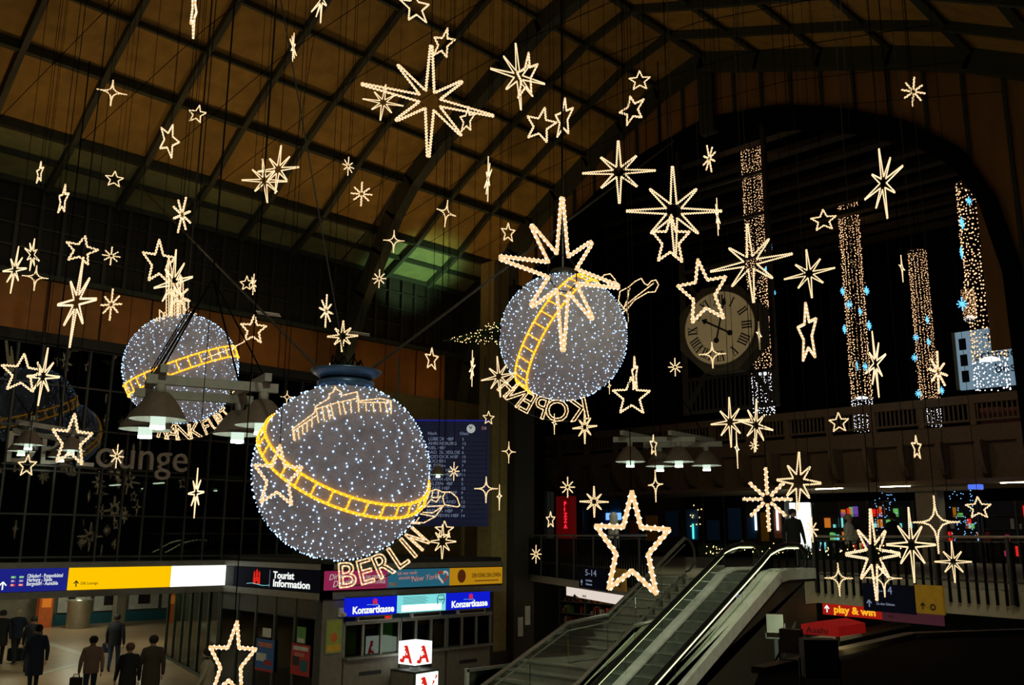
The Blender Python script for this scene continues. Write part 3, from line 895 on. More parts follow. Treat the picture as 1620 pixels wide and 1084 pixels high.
# counters with windows
spans = ((545, 632), (634, 706), (708, 776))
for k, (p0, p1) in enumerate(spans):
    ya, yb = W(p0, 1000, x=XK).y, W(p1, 1000, x=XK).y
    w = yb - ya
    t = thing('ticket_counter', ['ticket counter under the first Konzertkasse sign with red display', 'ticket counter under the pale cyan panel', 'ticket counter under the Konzertkasse sign by the pier'][k], 'counter', frame((XK, ya, 0), (0, 1, 0)))
    MB().box(0.02, w - 0.02, 0.05, 1.10, -0.3, 0.0).build('base', M['counter'], t)
    MB().box(0, w, 1.10, 1.15, -0.35, 0.18).build('worktop', M['fascia'], t)
    MB().box(w * .28, w * .68, 0.66, 0.76, 0, 0.01).build('slot', M['ink'], t)
    MB().box(0, w, 1.95, 2.05, -0.1, 0.06).build('head_rail', M['fascia'], t)
    n = 3
    for q in range(n + 1):
        MB().box(w * q / n - 0.035, w * q / n + 0.035, 1.15, 2.0, -0.06, 0.0).build('window_post', M['fascia'], t)
    for q in range(n):
        MB().box(w * q / n + 0.03, w * (q + 1) / n - 0.03, 1.16, 1.96, -0.04, -0.03).build('pane', M['glass'], t)
    MB().box(w * .18, w * .80, 2.04, 2.16, 0.0, 0.12).build('display_casing', M['letter'], t)
    MB().box(w * .20, w * .78, 2.06, 2.14, 0.12, 0.124).build('display', M['ink'], t)
    if k == 0: MB().box(w * .66, w * .77, 2.07, 2.13, 0.124, 0.127).build('display_text', M['litred'], t)
    cols_ = (('lime', 'ink', 'green'), ('ink', 'bluep', 'ink'), ('ink', 'red', 'ink'))[k]
    for q in range(n):
        MB().box(w * q / n + 0.05, w * (q + 1) / n - 0.05, 1.18, 1.94, -0.25, -0.24).build('inner_poster', M[cols_[q]], t)
    MB().box(w * .37, w * .63, 1.78, 1.96, -0.23, -0.22).build('orange_notice', M['orange'], t)
struct(MB().box(XK - 0.5, XK - 0.32, YT + 0.3, 20.1, 0, 2.62).build('wall_kiosk', M['darkwall']), 'dark inner wall of the ticket kiosk')

# corner panel with yellow poster
ya = W(514, 1000, x=XK).y; yb = W(543, 1000, x=XK).y
cpn = struct(thing('wall_corner', 'grey corner panel of the ticket kiosk', None, frame((XK, ya - 0.1, 0), (0, 1, 0))))
MB().box(0, yb - ya + 0.1, 0, 2.62, -0.3, 0).build('corner_panel', M['counter'], cpn)
t = thing('framed_poster', 'framed yellow and green event poster on the kiosk corner', 'poster', frame((XK + 0.01, ya, 1.28), (0, 1, 0)))
MB().box(0, 0.52, 0, 0.86, 0, 0.02).build('frame', M['fascia'], t)
MB().box(0.03, 0.49, 0.03, 0.83, 0.02, 0.025).build('print', M['lime'], t)
MB().box(0.06, 0.46, 0.06, 0.22, 0.025, 0.028).build('caption', M['yellowp'], t)
MB().prism([(0.26 + 0.10 * math.cos(a), 0.40 + 0.13 * math.sin(a)) for a in [k * math.pi / 5 for k in range(10)]], 0.025, 0.028).build('figure_print', M['orange'], t)
t = thing('wall_camera', 'small white security camera above the yellow poster', 'camera', frame((XK + 0.02, ya + 0.42, 2.28), (0, 1, 0)))
MB().box(-0.06, 0.06, -0.10, 0.12, 0, 0.08).build('bracket', M['letter'], t)
MB().tube([(0, 0.0, 0.08), (0, -0.04, 0.24)], 0.05, 8).build('camera_body', M['letter'], t)

# tourist information glazed front (faces the hall)
pa = W(392, 1000, y=YT).x
tf = thing('tourist_office_front', 'dark glazed shopfront below the Tourist Information sign', 'shopfront', frame((pa - 1.6, YT, 0), (1, 0, 0)))
w = XK - 0.02 - (pa - 1.6)
MB().box(0, w, 2.15, 2.62, -0.06, 0).build('header', M['frame'], tf)
npan = 5
for k in range(npan + 1):
    MB().box(w * k / npan - 0.04, w * k / npan + 0.04, 0, 2.62, -0.07, 0.02).build('post', M['frame'], tf)
for k in range(npan):
    MB().box(w * k / npan + 0.05, w * (k + 1) / npan - 0.05, 0.1, 2.12, -0.03, -0.02).build('pane', M['glass'], tf)
MB().box(0, w, 0, 0.1, -0.08, 0.03).build('plinth', M['frame'], tf)
struct(MB().box(XA - 0.4, XK - 0.5, YT + 2.2, YT + 2.3, 0, 2.62).build('wall_office', M['teal']), 'dark back wall of the tourist office')
def poster(px0, px1, py0, py1, label, mains, parts=()):
    a, b = W(px0, py1, y=YT - 0.04), W(px1, py0, y=YT - 0.04)
    t = thing('poster', label, 'poster', frame((a.x, YT - 0.03, a.z), (1, 0, 0)))
    w_, h_ = b.x - a.x, b.z - a.z
    MB().box(0, w_, 0, h_, 0, 0.012).build('sheet', M[mains], t)
    for (x0, x1, y0, y1, mm) in parts:
        MB().box(w_ * x0, w_ * x1, h_ * y0, h_ * y1, 0.012, 0.016).build('print_block', M[mm], t)
poster(403, 434, 1014, 1059, 'blue poster with red foot stuck inside the tourist office glass', 'bluep', ((.05, .6, .3, .55, 'paper'), (0, 1, 0, .07, 'red'), (.5, .9, .2, .35, 'red'), (.1, .9, .75, .9, 'pinkp')))
poster(459, 491, 1022, 1066, 'dark red photo poster low on the tourist office glass', 'red', ((.1, .9, .8, .93, 'paper'), (.1, .45, .3, .6, 'ink'), (.5, .9, .15, .5, 'teal'), (.2, .7, .6, .72, 'pinkp')))
poster(415, 429, 995, 1007, 'small white paper notice above the blue poster', 'paper')
poster(469, 484, 993, 1017, 'small greenish leaflet above the dark red poster', 'green', ((.1, .9, .05, .3, 'paper'),))

# ------------------------------------------------------------------ passage: glass screen, columns, counter far inside
gs = thing('glass_screen', 'angled green glass doors at the entrance of the passage', 'glass screen', None)
A, B = Vector((-32.6, 15.4, 0)), Vector((-25.6, 13.65, 0))
gs.matrix_world = frame(A, (B - A))
L = (B - A).length
for k in range(7):
    MB().box(L * k / 6 - 0.06, L * k / 6 + 0.06, 0, 2.7, -0.05, 0.05).build('post', mat('green_post', (0.03, 0.06, 0.035), 0.4), gs)
for k in range(6):
    MB().box(L * k / 6 + 0.06, L * (k + 1) / 6 - 0.06, 0.08, 2.62, -0.01, 0.01).build('pane', M['bglass'], gs)
MB().box(0, L, 0, 0.10, -0.05, 0.05).build('sill', M['frame'], gs)
MB().box(0, L, 2.6, 2.72, -0.06, 0.06).build('head', M['frame'], gs)
t = thing('info_column', 'slim advertising stele with blue and white print behind the glass doors', 'sign', frame(W(296, 1040, y=15.4) * 1.0, (1, 0, 0)))
t.location.z = 0
MB().box(0, 0.6, 0, 2.4, -0.15, 0).build('stele_body', M['frame'], t)
MB().box(0.05, 0.55, 0.9, 1.7, 0, 0.01).build('blue_print', M['bluep'], t)
MB().box(0.05, 0.55, 1.7, 2.2, 0, 0.01).build('white_print', glow('stele_light', (0.6, 0.9, 0.85), 0.35), t)
_q = W(122, 994, z=0)
sc_ = thing('service_counter', 'round steel service counter at the back of the passage', 'counter', T(_q.x, _q.y, 0))
MB().lathe([(0, 0), (0.50, 0), (0.50, 1.18), (0.56, 1.2), (0.56, 1.27), (0, 1.27)], 28).build('drum', M['silver'], sc_, True)
MB().lathe([(0.2, 1.27), (0.2, 1.45), (0.26, 1.45), (0, 1.5)], 16).build('lamp_ring', M['letter'], sc_, True)
dw = struct(thing('wall_passage', 'pale tiled back wall of the passage with picture frames', None))
MB().box(-47.4, -47.1, -4, 30, 0, 3.2).build('wall_backing', M['counter'], dw)
MB().box(-47.1, -47.0, 16.6, 30, 0, 0.5).build('dado', M['teal'], dw)
fr = MB().box(0, 0.04, 0, 1.5, 0, 1.4).mesh('picture_panel', M['paper'])
dk = MB().box(0.04, 0.06, 0.45, 1.05, 0.25, 0.75).mesh('picture', M['ink'])
for k in range(9):
    o = link('picture_panel', fr, dw); o.location = (-47.0, 16.7 + 1.7 * k, 0.58)
    q = link('picture', dk, o)
for k, (qx, qy) in enumerate(((186, 991),)):
    q = W(qx, qy, z=0); t = MB().box(q.x - .22, q.x + .22, q.y - .22, q.y + .22, 0, 3.2).build('trim_%d' % (5 + k), M['counter']); struct(t, ['grey pillar in the passage beside the steel drum counter', 'grey pillar in the passage before the picture panels'][k])
struct(MB().box(-60, XA - 0.5, -6, 30, 3.2, 3.34).build('ceiling', M['counter']), 'pale ceiling of the lower passage')
fx = MB().box(-0.9, 0.9, -0.12, 0.12, -0.04, 0).mesh('ceiling_light', M['fluoro'])
k = 0
for x in (-30, -37, -44):
    for y in (6.5, 11.5, 16.5):
        o = link('ceiling_light', fx); o.location = (x, y, 3.19); k += 1
        tag(o, 'fluorescent tube fitting on the passage ceiling, %s row from the signs, %s along it' % (('first', 'second', 'third')[(k - 1) // 3], ('first', 'second', 'third')[(k - 1) % 3]), 'lamp', 'fluorescent fittings in the passage')
t = thing('ticket_machine', 'red and orange machine far back in the passage', 'machine', frame(W(72, 962, x=-46.4), (0, 1, 0)))
t.location.z = 0
MB().box(-0.3, 0.3, 0, 1.6, -0.3, 0.1).build('cabinet', M['orange'], t)
MB().box(-0.2, 0.2, 0.9, 1.3, 0.1, 0.12).build('screen', M['litorange'], t)

# ------------------------------------------------------------------ departure board
pc = W(694, 748, d=29.2)
u = Vector((math.cos(YAW), math.sin(YAW), 0))
db = thing('departure_board', 'tall blue departure board with white rows and a round clock', 'board', frame(pc, u))
S = 29.2 / FPX
def bx(px): return (px - 694) * S
def by(py): return (748 - py) * S
MB().box(bx(614), bx(774), by(831), by(666), -0.15, 0).build('panel', M['boardblue'], db)
MB().box(bx(614), bx(774), by(666), by(664), -0.15, 0.03).build('top_edge', M['signblue'], db)
names = ['LÜBECK HBF', 'AHRENSBURG', 'KIEL HBF', 'BAD OLDESLOE', 'ROSTOCK HBF', 'BÜCHEN', 'ALTONA', 'BREMEN HBF', 'HANNOVER HBF', 'CUXHAVEN', 'UELZEN HBF', 'STADE HBF', 'HARBURG HBF', 'PADBORG', 'WESTERLAND', 'STRALSUND', 'BREMEN HBF', 'SCHWERIN HBF']
for k, s in enumerate(names):
    yy = 694.5 + 7.05 * k
    text(s, 7.2 * S, M['boardtext'], db, bx(676), by(yy + 2.5), 0.01)
    text('%d' % (5 + (k * 7) % 10), 6.5 * S, M['boardtext'], db, bx(730), by(yy + 2.5), 0.01)
    text('%02d:%02d' % (19 + k // 6, (k * 11) % 60), 6.5 * S, M['boardtext'], db, bx(640), by(yy + 2.5), 0.01)
    MB().box(bx(618), bx(770), by(yy + 4.6), by(yy + 4.1), 0, 0.006).build('row_line', M['navy'], db)
text('Nach', 7 * S, M['boardtext'], db, bx(675), by(688), 0.01)
text('Gleis', 7 * S, M['boardtext'], db, bx(726), by(688), 0.01)
MB().prism([(bx(744) + 7 * S * math.cos(a), by(678) + 7 * S * math.sin(a)) for a in [k * math.pi / 12 for k in range(24)]], 0, 0.02).build('clock_face', glow('board_clock', (0.75, 0.8, 0.75), 0.5), db)
mb = MB(); mb.bar((bx(744), by(678), .025), (bx(746), by(673), .025), .02, .006); mb.bar((bx(744), by(678), .025), (bx(741), by(674), .025), .025, .006)
mb.build('clock_hands', M['ink'], db)
MB().box(bx(760), bx(769), by(680), by(673.5), 0, 0.01).build('logo', M['red'], db)
text('DB', 6 * S, M['boardtext'], db, bx(761), by(679), 0.014)
MB().bar((bx(625), by(664), -0.1), (bx(625), by(560), -0.1), 0.06).build('hanger', M['frame'], db)
MB().bar((bx(765), by(664), -0.1), (bx(765), by(560), -0.1), 0.06).build('hanger', M['frame'], db)

# ------------------------------------------------------------------ pharmacy cube pillar
pc = W(657, 1032, d=24.3)
ph = thing('pharmacy_pillar', 'white lit pharmacy cube with red letters on a square pillar', 'sign', T(pc.x, pc.y, 0) @ Matrix.Rotation(math.radians(6), 4, 'Z'))
s = 0.31
MB().box(-s, s, -s, s, 0.93, 1.50).build('cube', M['signwhite'], ph)
MB().lathe([(0.18, 0.80), (0.12, 0.86), (0.16, 0.93)], 16).build('neck', M['frame'], ph)
MB().box(-0.45, 0.45, -0.45, 0.45, 0.0, 0.80).build('pillar', M['frame'], ph)
def gothic_a(parent, mtx, sz, m):
    me = text_mesh('A', 1.35, 0.006, 'CENTER', bold=0.045)
    me.name = 'red_letter'; me.materials.clear(); me.materials.append(m)
    o = link('red_letter', me, parent)
    o.matrix_local = mtx @ T(0, 0, .004) @ Matrix.Diagonal((sz * .95, sz, 1, 1))
    mb = MB(); mb.prism([(-.62, .02), (-.40, -.05), (-.18, .06), (-.26, .20), (-.42, .16), (-.54, .20)], 0.001, 0.011); mb.prism([(-.30, .93), (-.02, 1.02), (.10, .90), (-.08, .82)], 0.001, 0.011)
    o = mb.build('letter_flourish', m, parent); o.matrix_local = mtx @ Matrix.Diagonal((sz, sz, 1, 1))
    mb = MB(); mb.prism([(-.34, .66), (-.06, .66), (-.12, .50), (-.16, .36), (-.24, .36), (-.28, .50)], 0.012, 0.016)
    o = mb.build('white_cup', M['signwhite'], parent); o.matrix_local = mtx @ Matrix.Diagonal((sz, sz, 1, 1))
gothic_a(ph, frame((s, 0, 0.99), (0, 1, 0)), 0.42, M['litred'])
gothic_a(ph, frame((0, -s, 0.99), (1, 0, 0)), 0.42, M['litred'])
MB().box(0.45, 0.47, -0.40, 0.40, 0.05, 0.74).build('light_panel', M['signwhite'], ph)
gothic_a(ph, frame((0.47, -0.12, 0.15), (0, 1, 0)), 0.5, M['litred'])
mb = MB()
for k in range(3):
    x, y = 0.08 + k * 0.10, 0.30 + k * 0.13
    mb.bar((0.475, x, y), (0.475, x + 0.07, y + 0.09), 0.03, 0.01, (1, 0, 0)); mb.prism([(0, 0), (0, 0), (0, 0)], 0, 0) if False else None
    mb.bar((0.475, x + 0.07, y + 0.09), (0.475, x + 0.01, y + 0.085), 0.02, 0.01, (1, 0, 0)); mb.bar((0.475, x + 0.07, y + 0.09), (0.475, x + 0.068, y + 0.03), 0.02, 0.01, (1, 0, 0))
mb.build('arrow', M['litred'], ph)
MB().box(-0.40, 0.40, -0.47, -0.45, 0.05, 0.74).build('light_panel', M['counter'], ph)

# ------------------------------------------------------------------ signs on the concourse edge
def edge_sign(name, label, edge, px0, px1, py0, py1, m):
    u = (edge[1] - edge[0]).normalized(); n = u.cross(Vector((0, 0, 1)))
    pl = (edge[0] + n * 0.12, n)
    a, b, c = W(px0, py1, plane=pl), W(px1, py1, plane=pl), W(px0, py0, plane=pl)
    t = thing(name, label, 'sign', frame(a, u))
    w_, h_ = (b - a).dot(u), c.z - a.z
    MB().box(0, w_, 0, h_, -0.05, 0.0).build('panel', m, t)
    return t, w_, h_
def arrow_up(t, x, y, s, m):
    mb = MB(); mb.box(x - .08 * s, x + .08 * s, y, y + .9 * s, .001, .01)
    mb.bar((x, y + s, .006), (x - .4 * s, y + .55 * s, .006), .16 * s, .01); mb.bar((x, y + s, .006), (x + .4 * s, y + .55 * s, .006), .16 * s, .01)
    mb.build('arrow', m, t)
t, w, h = edge_sign('platform_sign', 'navy hanging sign 5-14 on the concourse edge', EDGE_L, 916, 965, 897, 929, M['navy'])
text('5-14', h * 0.42, M['boardtext'], t, w * 0.22, h * 0.62, 0.006, width=w * 0.36)
text('Zu den Gleisen', h * 0.14, M['boardtext'], t, w * 0.24, h * 0.34, 0.006); text('Toilettencenter', h * 0.14, M['boardtext'], t, w * 0.24, h * 0.16, 0.006)
arrow_up(t, w * 0.10, h * 0.1, h * 0.28, M['boardtext'])
t, w, h = edge_sign('platform_sign', 'yellow pictogram sign beside the 5-14 sign', EDGE_L, 966, 989, 899, 933, M['yellowp'])
arrow_up(t, w * 0.25, h * 0.15, h * 0.2, M['ink']); MB().lathe([(h * .08, 0), (h * .08, .01), (h * .12, .01), (h * .12, 0)], 12, (w * .66, h * .25, 0)).build('pictogram', M['ink'], t)
t, w, h = edge_sign('platform_sign', 'navy sign lettered 14 on the railing by the eight-ray star', EDGE_R, 1367, 1448, 923, 966, M['navy'])
text('5-14', h * 0.40, M['boardtext'], t, w * 0.26, h * 0.66, 0.006, width=w * 0.32)
text('Zu den Gleisen', h * 0.13, M['boardtext'], t, w * 0.26, h * 0.25, 0.006); arrow_up(t, w * 0.12, h * 0.15, h * 0.25, M['boardtext'])
t, w, h = edge_sign('platform_sign', 'yellow pictogram sign beside the navy sign lettered 14', EDGE_R, 1450, 1494, 925, 970, M['yellowp'])
arrow_up(t, w * 0.26, h * 0.15, h * 0.22, M['ink']); MB().lathe([(h * .07, 0), (h * .07, .01), (h * .11, .01), (h * .11, 0)], 12, (w * .62, h * .25, 0)).build('pictogram', M['ink'], t)
t, w, h = edge_sign('lit_shop_sign', 'red lit play & win sign under the concourse', (EDGE_R[0] + Vector((.1, .5, 0)), EDGE_R[1] + Vector((.1, .5, 0))), 1302, 1395, 954, 972, glow('sign_red', (0.42, 0.012, 0.006), 0.8))
EL2 = (Vector((-22.7, 24.5, 0)), Vector((-13.95, 19.65, 0)))
text('play & win', h * 0.85, glow('sign_orange', (1, .45, .02), 1.0), t, w * 0.20, h * 0.25, 0.006, width=w * 0.70, bold=.008); arrow_up(t, w * 0.08, h * 0.2, h * 0.6, M['textwhite'])
t, w, h = edge_sign('lit_shop_sign', 'dim violet sign strip next to the play and win sign', (EDGE_R[0] + Vector((.1, .5, 0)), EDGE_R[1] + Vector((.1, .5, 0))), 1396, 1492, 964, 982, mat('dim_violet', (.10, .04, .06), .5, emis=(.12, .03, .05), strength=.3))
text('win', h * .5, M['pinkp'], t, w * .1, h * .3, .006)
t, w, h = edge_sign('lit_shop_sign', 'long white lit shop sign with small trees below the 5-14 sign', EL2, 896, 1038, 926, 942, glow('shop_sign_white', (1.0, 0.86, 0.76), 0.75))
for q in (0.20, 0.78):
    MB().lathe([(0, h * .9), (w * .018, h * .6), (w * .012, h * .5), (0.02, h * .2)], 8, (w * q, 0, 0.02)).build('tree_logo', M['ink'], t)
    text('NATUR', h * 0.3, M['green'], t, w * (q + 0.02), h * 0.12, 0.006)

# shop under the concourse: lit shelves of goods
su = thing('shop_shelving', 'shelves of small goods in the shop below the concourse', 'shelf', frame(W(885, 1000, y=26.5) * 1.0, (1, 0, 0)))
su.location.z = 0
for k in range(6):
    MB().box(0, 5.0, 0.2 + 0.42 * k, 0.23 + 0.42 * k, -0.4, 0).build('shelf_board', M['counter'], su)
for x in (0, 1.25, 2.5, 3.75, 5.0):
    MB().box(x - 0.03, x + 0.03, 0, 2.6, -0.4, 0).build('upright', M['frame'], su)
for nm, mm, seed in (('packets', 'orange', 1), ('packets', 'paper', 2), ('packets', 'green', 3), ('packets', 'red', 4)):
    rr = random.Random(seed); mb = MB()
    for q in range(70):
        x, k, hh = rr.uniform(0.05, 4.9), rr.randrange(5), rr.uniform(0.1, 0.3)
        mb.box(x, x + rr.uniform(.04, .10), 0.23 + .42 * k, 0.23 + .42 * k + hh, -0.3, -0.1)
    tag(mb.build(nm, M[mm], su), kind='stuff')
o = MB().box(-0.9, 0.9, -0.08, 0.08, -0.03, 0).build('ceiling_light', glow('shop_tube', (1, .75, .5), 4.0)); p = W(950, 962, y=25.4); o.location = (p.x, 25.4, 2.74)
tag(o, 'warm tube light over the shop shelves below the concourse', 'lamp')

# ------------------------------------------------------------------ shops on the concourse
def shop_box(label, px0, px1, py0, py1, y, m, name='market_stall', deep=0.5, cat='shop', zf=3.25):
    a, b = W(px0, py1, y=y), W(px1, py0, y=y)
    if zf is not None: a.z = zf
    t = thing(name, label, cat, frame((a.x, y, a.z), (1, 0, 0)))
    w_, h_ = b.x - a.x, b.z - a.z
    MB().box(0, w_, 0, h_, -deep, 0).build('front', m, t)
    return t, w_, h_
t, w, h = shop_box('grey ticket cabin with paper notice under the footbridge', 838, 866, 778, 860, 36, mat('cabin_grey', (0.35, 0.42, 0.42), 0.6), 'ticket_cabin')
MB().box(w * .35, w * .75, h * .3, h * .72, 0, 0.02).build('notice', M['paper'], t); MB().box(w * .38, w * .72, h * .66, h * .70, .02, .03).build('notice_header', M['red'], t)
t, w, h = shop_box('red pizza stand with vertical neon letters PIZZA', 880, 902, 785, 862, 38, mat('red_stand', (0.30, 0.015, 0.012), 0.5, emis=(.5, .01, .01), strength=.10))
for k, ch in enumerate('PIZZA'):
    text(ch, h * 0.10, glow('pizza_neon', (1, .02, .05), 1.3), t, w * 0.58, h * (0.84 - 0.095 * k), 0.03, 0.01, bold=.01)
shops = [(904, 922, 790, 862, 41, 'darkwall', 'dark brown door panel beside the pizza stand'), (924, 985, 788, 862, 42, 'teal', 'dim glass kiosk behind the white hooded visitor'),
         (988, 1080, 788, 862, 43, 'darkwall', 'dark cafe front with framed menus under the footbridge'), (1082, 1180, 784, 862, 43, 'black', 'black shopfront behind the escalator top'),
         (1182, 1240, 784, 862, 43, 'darkwall', 'dark shopfront beside the white light box')]
for i, (a, b, c, d, y, mm, lab) in enumerate(shops):
    t, w, h = shop_box(lab, a, b, c, d, y, M[mm])
    for q in range(4):
        MB().box(w * q / 3 - 0.05, w * q / 3 + 0.05, 0, h, 0, 0.08).build('frame_post', M['frame'], t)
    rr = random.Random(i + 5)
    if i > 0:
        for q in range(3):
            x0 = w * (q + 0.15) / 3
            MB().box(x0, x0 + w * 0.2, h * rr.uniform(.25, .4), h * rr.uniform(.6, .8), 0.0, 0.03).build('menu_board', M[rr.choice(('pinkp', 'bluep', 'yellowp', 'ink', 'red'))], t)
    if i == 1: MB().box(w * .6, w * .98, h * .62, h * .74, 0.05, 0.10).build('blue_neon', glow('neon_blue', (.15, .35, 1), 1.6), t)
    if i == 3:
        MB().box(w * .16, w * .18, h * .30, h * .55, 0.05, 0.10).build('cyan_tube', glow('neon_cyan', (.1, 1, .8), 1.2), t)
        mb = MB(); [mb.octa((w * rr.uniform(0, .35), h * rr.uniform(.5, .9), 0.1), 0.04) for q in range(10)]; mb.build('spot_lights', M['warmbulb'], t)
    if i == 4:
        for q in (.25, .80): MB().box(w * q, w * q + .10, h * .45, h * .78, 0.05, 0.10).build('white_tube', M['signwhite'], t)
t, w, h = shop_box('bright white advertising light box behind a standing silhouette', 1243, 1278, 795, 850, 44, M['signwhite'], 'light_box', cat='sign')
MB().box(w * .48, w * .50, 0, h, 0, 0.02).build('joint', M['frame'], t)
rr = random.Random(3)
for i, (a, b, lab) in enumerate(((1290, 1400, 'colourful lit shelves behind the railing beside the light box'), (1402, 1450, 'flower stall with green and yellow lights before the white column'), (1500, 1556, 'stall with green and amber lights under the footbridge'), (1558, 1622, 'stall of red and white boxes under the footbridge'))):
    t, w, h = shop_box(lab, a, b, 792, 856, 44, M['darkwall'])
    pal = (('litgreen', 'litviolet', 'litorange', 'paper', 'litcyan', 'litred'), ('litgreen', 'yellowp', 'litcyan', 'ink'), ('litgreen', 'litorange', 'litred', 'paper', 'lime'), ('litred', 'paper', 'red', 'litpink'))[i]
    for j, mm in enumerate(pal):
        mb = MB()
        for q in range(int(w * 1.6)):
            x, y0 = rr.uniform(0, w * .95), h * rr.choice((.12, .34, .55, .74))
            mb.box(x, x + rr.uniform(.08, .3 if i < 3 else .2), y0, y0 + h * rr.uniform(.05, .18), 0, .06)
        tag(mb.build('goods', M[mm], t), kind='stuff')
    for q in range(int(w / 1.4) + 1):
        MB().box(1.4 * q - .05, 1.4 * q + .05, 0, h, .06, .12).build('frame_post', M['frame'], t)
    for q in range(4): MB().box(0, w, h * (.1 + .22 * q), h * (.11 + .22 * q), 0, .1).build('shelf_board', M['frame'], t)
a, b = W(1454, 860, y=43), W(1482, 776, y=43)
t = thing('advertising_column', 'pale square column with flat cap among the stalls', 'column', T(a.x, 43, 0))
MB().box(0, b.x - a.x, 0, 0.8, 3.25, b.z).build('shaft', M['concrete'], t); MB().box(-1.6, 2.6, -0.2, 1.0, b.z, b.z + 0.14).build('cap', M['concrete'], t)
MB().box(2.4, 2.9, -0.22, 0.2, b.z, b.z + 0.2).build('blue_light', glow('cap_blue', (.1, .2, 1), .9), t)
for s_, lab in ((-1.9, 'blue fairy-light mesh hanging on the flower side of the pale column'), (1.5, 'blue fairy-light mesh hanging on the amber side of the pale column')):
    mb = MB(); rr = random.Random(int(s_ * 10))
    for q in range(60): mb.octa((a.x + s_ + rr.uniform(0, 1.1), 42.9, rr.uniform(b.z - 2.2, b.z - .05)), 0.03)
    tag(mb.build('fairy_light_mesh', glow('mesh_blue', (.2, .5, 1), 1.3)), lab, 'lights', kind='stuff')
pa, pb = W(1100, 872, y=27.0), W(1430, 872, y=27.0)
t = thing('planter', 'low dark planter behind the railing carrying fairy lights', 'planter', T(0, 27.03, 3.25))
MB().box(pa.x, pb.x, 0, 0.35, 0, 0.35).build('planter_box', M['pierdark'], t)
mb = MB(); rr = random.Random(21)
for q in range(900):
    x_ = rr.uniform(pa.x, pb.x); mb.tube([(x_, .15, .35), (x_ + rr.uniform(-.08, .08), .15 + rr.uniform(-.14, .14), .35 + rr.uniform(.15, .5))], [.03, .005], 3)
tag(mb.build('clipped_greenery', M['fir'], t), kind='stuff')
# fairy lights on the parapet behind the railing
mb = MB(); rr = random.Random(11)
for q in range(90):
    p = W(rr.uniform(1105, 1425), 872 + rr.gauss(0, 5), y=27.0); mb.octa(p, 0.022)
tag(mb.build('fairy_light_garland', M['warmbulb']), 'tiny warm fairy lights strung low behind the railing', 'lights', kind='stuff')
# illuminated poster above the footbridge
t, w, h = shop_box('large lit pale blue poster with black words above the footbridge', 1519, 1640, 508, 617, 52, mat('poster_pale', (0.2, 0.3, 0.34), 0.5, emis=(0.16, 0.26, 0.34), strength=0.8), 'billboard', 0.3, 'billboard', None)
for k, (s_, x, y) in enumerate((('Tchi', .36, .74), ('schnec', .22, .47), ('besser', .45, .22))):
    text(s_, h * 0.24, M['ink'], t, w * x, h * y, 0.02)
for k in range(3):
    MB().box(w * .04, w * .13, h * (.12 + .28 * k), h * (.32 + .28 * k), 0, 0.02).build('side_block', M['navy'], t)
MB().box(-0.15, 0.0, 0, h, -0.3, 0.1).build('frame_edge', mat('frame_green', (.10, .14, .09)), t)
MB().prism([(w * .8 + .35 * math.cos(a), h * .93 + .35 * math.sin(a)) for a in [k * math.pi / 8 for k in range(16)]], 0, .03).build('round_mark', M['bluep'], t)
# pink cushions / crates on the footbridge
for k, (a, b) in enumerate(((1552, 1583), (1586, 1611))):
    q0, q1 = W(a, 670, y=47.5), W(b, 643, y=47.5)
    o = MB().box(q0.x, q1.x, 47.5, 48.3, 9.45, q1.z).build('crate', M['pinkp']); tag(o, ['pink crate on the footbridge, beside the taller strings', 'pink crate on the footbridge at the picture edge'][k], 'crate', 'crates on the footbridge')

# ------------------------------------------------------------------ dark kiosk roof in the foreground with floodlights
k0, k1, k2 = W(1200, 1066, z=3.0), W(1441, 1009, z=3.0), W(1640, 1002, z=3.0)
kr = thing('kiosk_roof', 'dark flat kiosk roof edge at the lower corner below the play and win sign', 'roof', T(0, 0, 0))
lo_ = W(1150, 1200, z=3.0)
poly = [(k0.x, k0.y), (k1.x, k1.y), (k2.x, k2.y), (k2.x + 2.2, k2.y - 0.5), (1.2, 2.8), (lo_.x, lo_.y)]
MB().prism(list(reversed(poly)), 2.55, 3.0).build('roof_slab', mat('kiosk_roof_brown', (0.009, 0.006, 0.004), 0.9, spec=.05), kr)
mb = MB(); mb.bar((k0.x, k0.y, 3.03), (k1.x, k1.y, 3.03), 0.14, 0.06); mb.bar((k1.x, k1.y, 3.03), (k2.x, k2.y, 3.03), 0.14, 0.06)
mb.build('edge_rail', mat('edge_wood', (0.10, 0.05, 0.022), 0.6), kr)
for f_ in (0.35, 0.62):
    a = Vector((k0.x, k0.y, 0)).lerp(Vector((0.9, 3.0, 0)), f_); b = Vector((k2.x, k2.y, 0)).lerp(Vector((2.2, 5.0, 0)), f_)
    MB().bar((a.x, a.y, 3.02), (b.x, b.y, 3.02), 0.10, 0.05).build('roof_batten', M['black'], kr)
